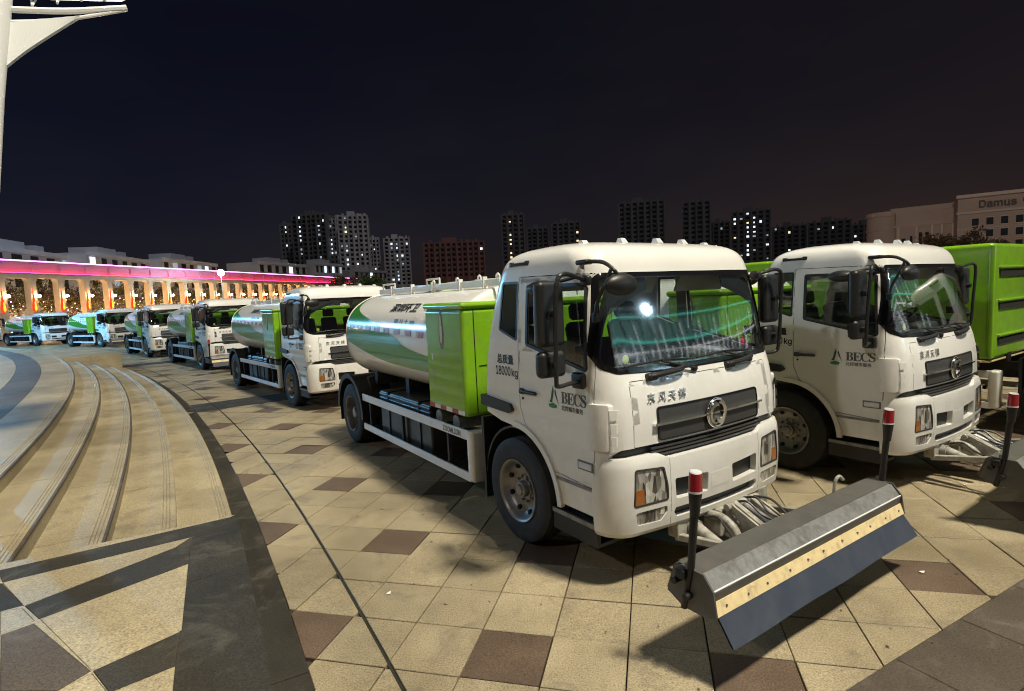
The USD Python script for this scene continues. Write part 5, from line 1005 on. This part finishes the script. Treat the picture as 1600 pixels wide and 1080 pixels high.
for i, (lab, a, b, hh, cols, mt, lit, strips) in enumerate(TW_):
    warm = 1.0 if 'orange' in lab else .06
    block('tower', lab, 'tower', a, b, hh, 16, max(10, int(hh / 2.7)), cols, mt, .5, lit, 'tower', 40 + i, GT2, strips, warm, zlo=14)
# hotel on the right: right wing with window rows and roof letters, recessed middle with a pavilion, rounded left end
ht = thing('hotel', 'dim pinkish hotel with roof letters above the green truck', 'hotel')
def wall(p0, p1, z0, z1, d):
    p0, p1 = np.array(p0, float), np.array(p1, float); u = (p1 - p0) / np.linalg.norm(p1 - p0); n_ = np.array([-u[1], u[0]]); q = [p0, p1, p1 + n_ * d, p0 + n_ * d]
    pl = Polygon(q); return prism_z(pl, z0, z1)
H0, H1 = np.array([87.0, 109.7]), np.array([114.0, 92.5]); hu = (H1 - H0) / np.linalg.norm(H1 - H0); hn = np.array([-hu[1], hu[0]]); hn = -hn if hn @ -H0 < 0 else hn   # towards the viewer
hr = put(sub(ht, 'right_wing'), cat_([wall(H0, H1, 0, 17.2, 14) if np.dot(np.array([-hu[1], hu[0]]), -H0) < 0 else wall(H1, H0, 0, 17.2, 14)]), 'hotel_wall')
def hbox(s0, s1, o0, o1, z0, z1):          # along the right wing, o: distance in front of its face
    q = [H0 + hu * s0 + hn * o0, H0 + hu * s1 + hn * o0, H0 + hu * s1 + hn * o1, H0 + hu * s0 + hn * o1]; p = Polygon(q); return prism_z(p, z0, z1)
put(sub(ht, 'cornice'), cat_([hbox(-.3, 32, 0, .9, 16.9, 17.5), hbox(-.2, 32, 0, .5, 13.9, 14.3), hbox(-.1, 32, 0, .25, 11.0, 11.15), hbox(-.1, 32, 0, .25, 8.8, 8.95)]), 'hotel_trim')
for k in range(9):
    for f in range(4):
        if k * 2.1 + 2.2 > 30: continue
        s = 2.2 + k * 2.12; z = 11.6 - f * 2.25
        put(sub(hr, 'window'), hbox(s, s + 1.0, -.05, .06, z, z + 1.35), 'tower_glass'); 
        put(sub(hr, 'window_surround'), cat_([hbox(s - .14, s + 1.14, 0, .10, z + 1.35, z + 1.5), hbox(s - .14, s + 1.14, 0, .14, z - .16, z)]), 'hotel_trim')
tx = meshkit.text_mesh('Damus', 1.3, .15, True); v = tx.vertices.copy()
b0 = H0 + hu * 3.0 + hn * .3; hm = trimesh.Trimesh(np.c_[b0[0] + hu[0] * v[:, 0] * .95 + hn[0] * v[:, 2], b0[1] + hu[1] * v[:, 0] * .95 + hn[1] * v[:, 2], 14.9 + v[:, 1]], tx.faces, process=False)
put(sub(ht, 'roof_letters'), hm, 'hotel_letters')
tx = cat_([meshkit.text_mesh('G', 1.0, .15, True).apply_translation([-.42, -.5, 0]), trimesh.creation.annulus(.85, 1.0, .12)]); v = tx.vertices; b0 = H0 + hu * 10.4 + hn * .3
put(sub(ht, 'roof_emblem'), trimesh.Trimesh(np.c_[b0[0] + hu[0] * v[:, 0] + hn[0] * v[:, 2], b0[1] + hu[1] * v[:, 0] + hn[1] * v[:, 2], 15.7 + v[:, 1]], tx.faces, process=False), 'hotel_letters')
mid = put(sub(ht, 'middle_wing'), cat_([wall((82.5, 120.5), (91.0, 114.4), 0, 16.0, 12), prism_z(wallp := Polygon([(81.8, 121.2), (91.2, 114.0), (91.6, 114.6), (82.2, 121.9)]), 16.0, 17.0), prism_z(Polygon([(81.9, 120.9), (91.1, 113.9), (91.2, 114.3), (82.1, 121.2)]), 12.9, 13.4)]), 'hotel_wall')
hc = cyl((83.2, 124.8, 0), (83.2, 124.8, 16.6), 3.6, 28); put(sub(ht, 'round_corner'), cat_([hc, cyl((83.2, 124.8, 15.6), (83.2, 124.8, 16.4), 3.9, 28), cyl((83.2, 124.8, 12.6), (83.2, 124.8, 13.1), 3.8, 28)]), 'hotel_wall', 40)
mu = np.array([8.5, -6.1]); mu /= np.linalg.norm(mu); mn = np.array([-mu[1], mu[0]]); mn = -mn if mn @ np.array([-82.5, -120.5]) < 0 else mn
def mbox(s0, s1, o0, o1, z0, z1): b = np.array([82.5, 120.5]); return prism_z(Polygon([b + mu * s0 + mn * o0, b + mu * s1 + mn * o0, b + mu * s1 + mn * o1, b + mu * s0 + mn * o1]), z0, z1)
for s, w_, z0, z1 in ((1.0, .7, 8.0, 10.6), (4.0, .55, 7.0, 11.6), (5.1, .55, 7.0, 11.6), (2.5, .4, 8.2, 11.0)): put(sub(mid, 'window'), mbox(s, s + w_, -.05, .08, z0, z1), 'tower_glass')
put(sub(mid, 'columns'), cat_([mbox(s, s + .35, 0, .45, 0, 12.9) for s in (.3, 3.4, 6.0, 7.6, 9.4)]), 'hotel_trim')

# the lit hall on the far side of the round plaza, beyond the right edge of the frame (its light lines show in the windscreens)
glow('line_teal', (.12, .75, .60), .9); glow('line_white', (.92, .97, 1.0), 1.1); glow('sign_red', (1.0, .03, .10), 1.2); glow('hall_glow', (.26, .60, .54), .20); M('hall_frame', (.10, .12, .12), .5)
c2 = thing('lit_hall', 'long hall with teal and white light lines beyond the right edge', 'building', (38, -24, 0), math.radians(46.6))
put(sub(c2, 'hall_wall'), bx(0, 62, -8, 0, 0, 16.5), 'hall_frame'); put(sub(c2, 'hall_roof'), bx(-.6, 62.6, -8.5, 1.0, 16.5, 17.0), 'hall_frame')
for k in range(31):
    x = 2 * k + 1
    put(sub(c2, 'mullion'), bx(x - .12, x + .12, 0, .5, 0, 16.5), 'hall_frame')
    put(sub(c2, 'light_strip'), bx(x + .5 + .3 * (k % 2), x + .57 + .3 * (k % 2), .1, .18, 5.0, 11.6 + 2.8 * ((k * 7) % 3) / 2), 'line_white')
    if k % 2: put(sub(c2, 'light_strip'), bx(x + 1.3, x + 1.42, .1, .18, 4.0, 10.2), 'line_white')
    put(sub(c2, 'lit_pane'), bx(x + .2, x + 1.7, .02, .06, 12.9, 15.0), 'hall_glow')
put(sub(c2, 'teal_line'), bx(0, 62, .52, .62, 15.42, 15.55), 'line_teal'); put(sub(c2, 'teal_line'), bx(0, 62, .52, .62, 12.45, 12.6), 'line_teal'); put(sub(c2, 'white_line'), bx(0, 62, .52, .6, 10.9, 11.0), 'line_white')
put(sub(c2, 'red_sign'), bx(53, 53.8, .6, .7, 9.4, 9.9), 'sign_red')
m5 = thing('lamp_mast', 'lamp mast before the lit hall beyond the right edge', 'lamp', (43.0, -5.5, 0)); put(sub(m5, 'mast_pole'), cyl((0, 0, 0), (0, 0, 13.6), .15, 12, .08), 'mast_grey', 40); put(sub(m5, 'lamp_globe'), tc.icosphere(2, .5).apply_translation([0, 0, 14.0]), 'star_white', True)
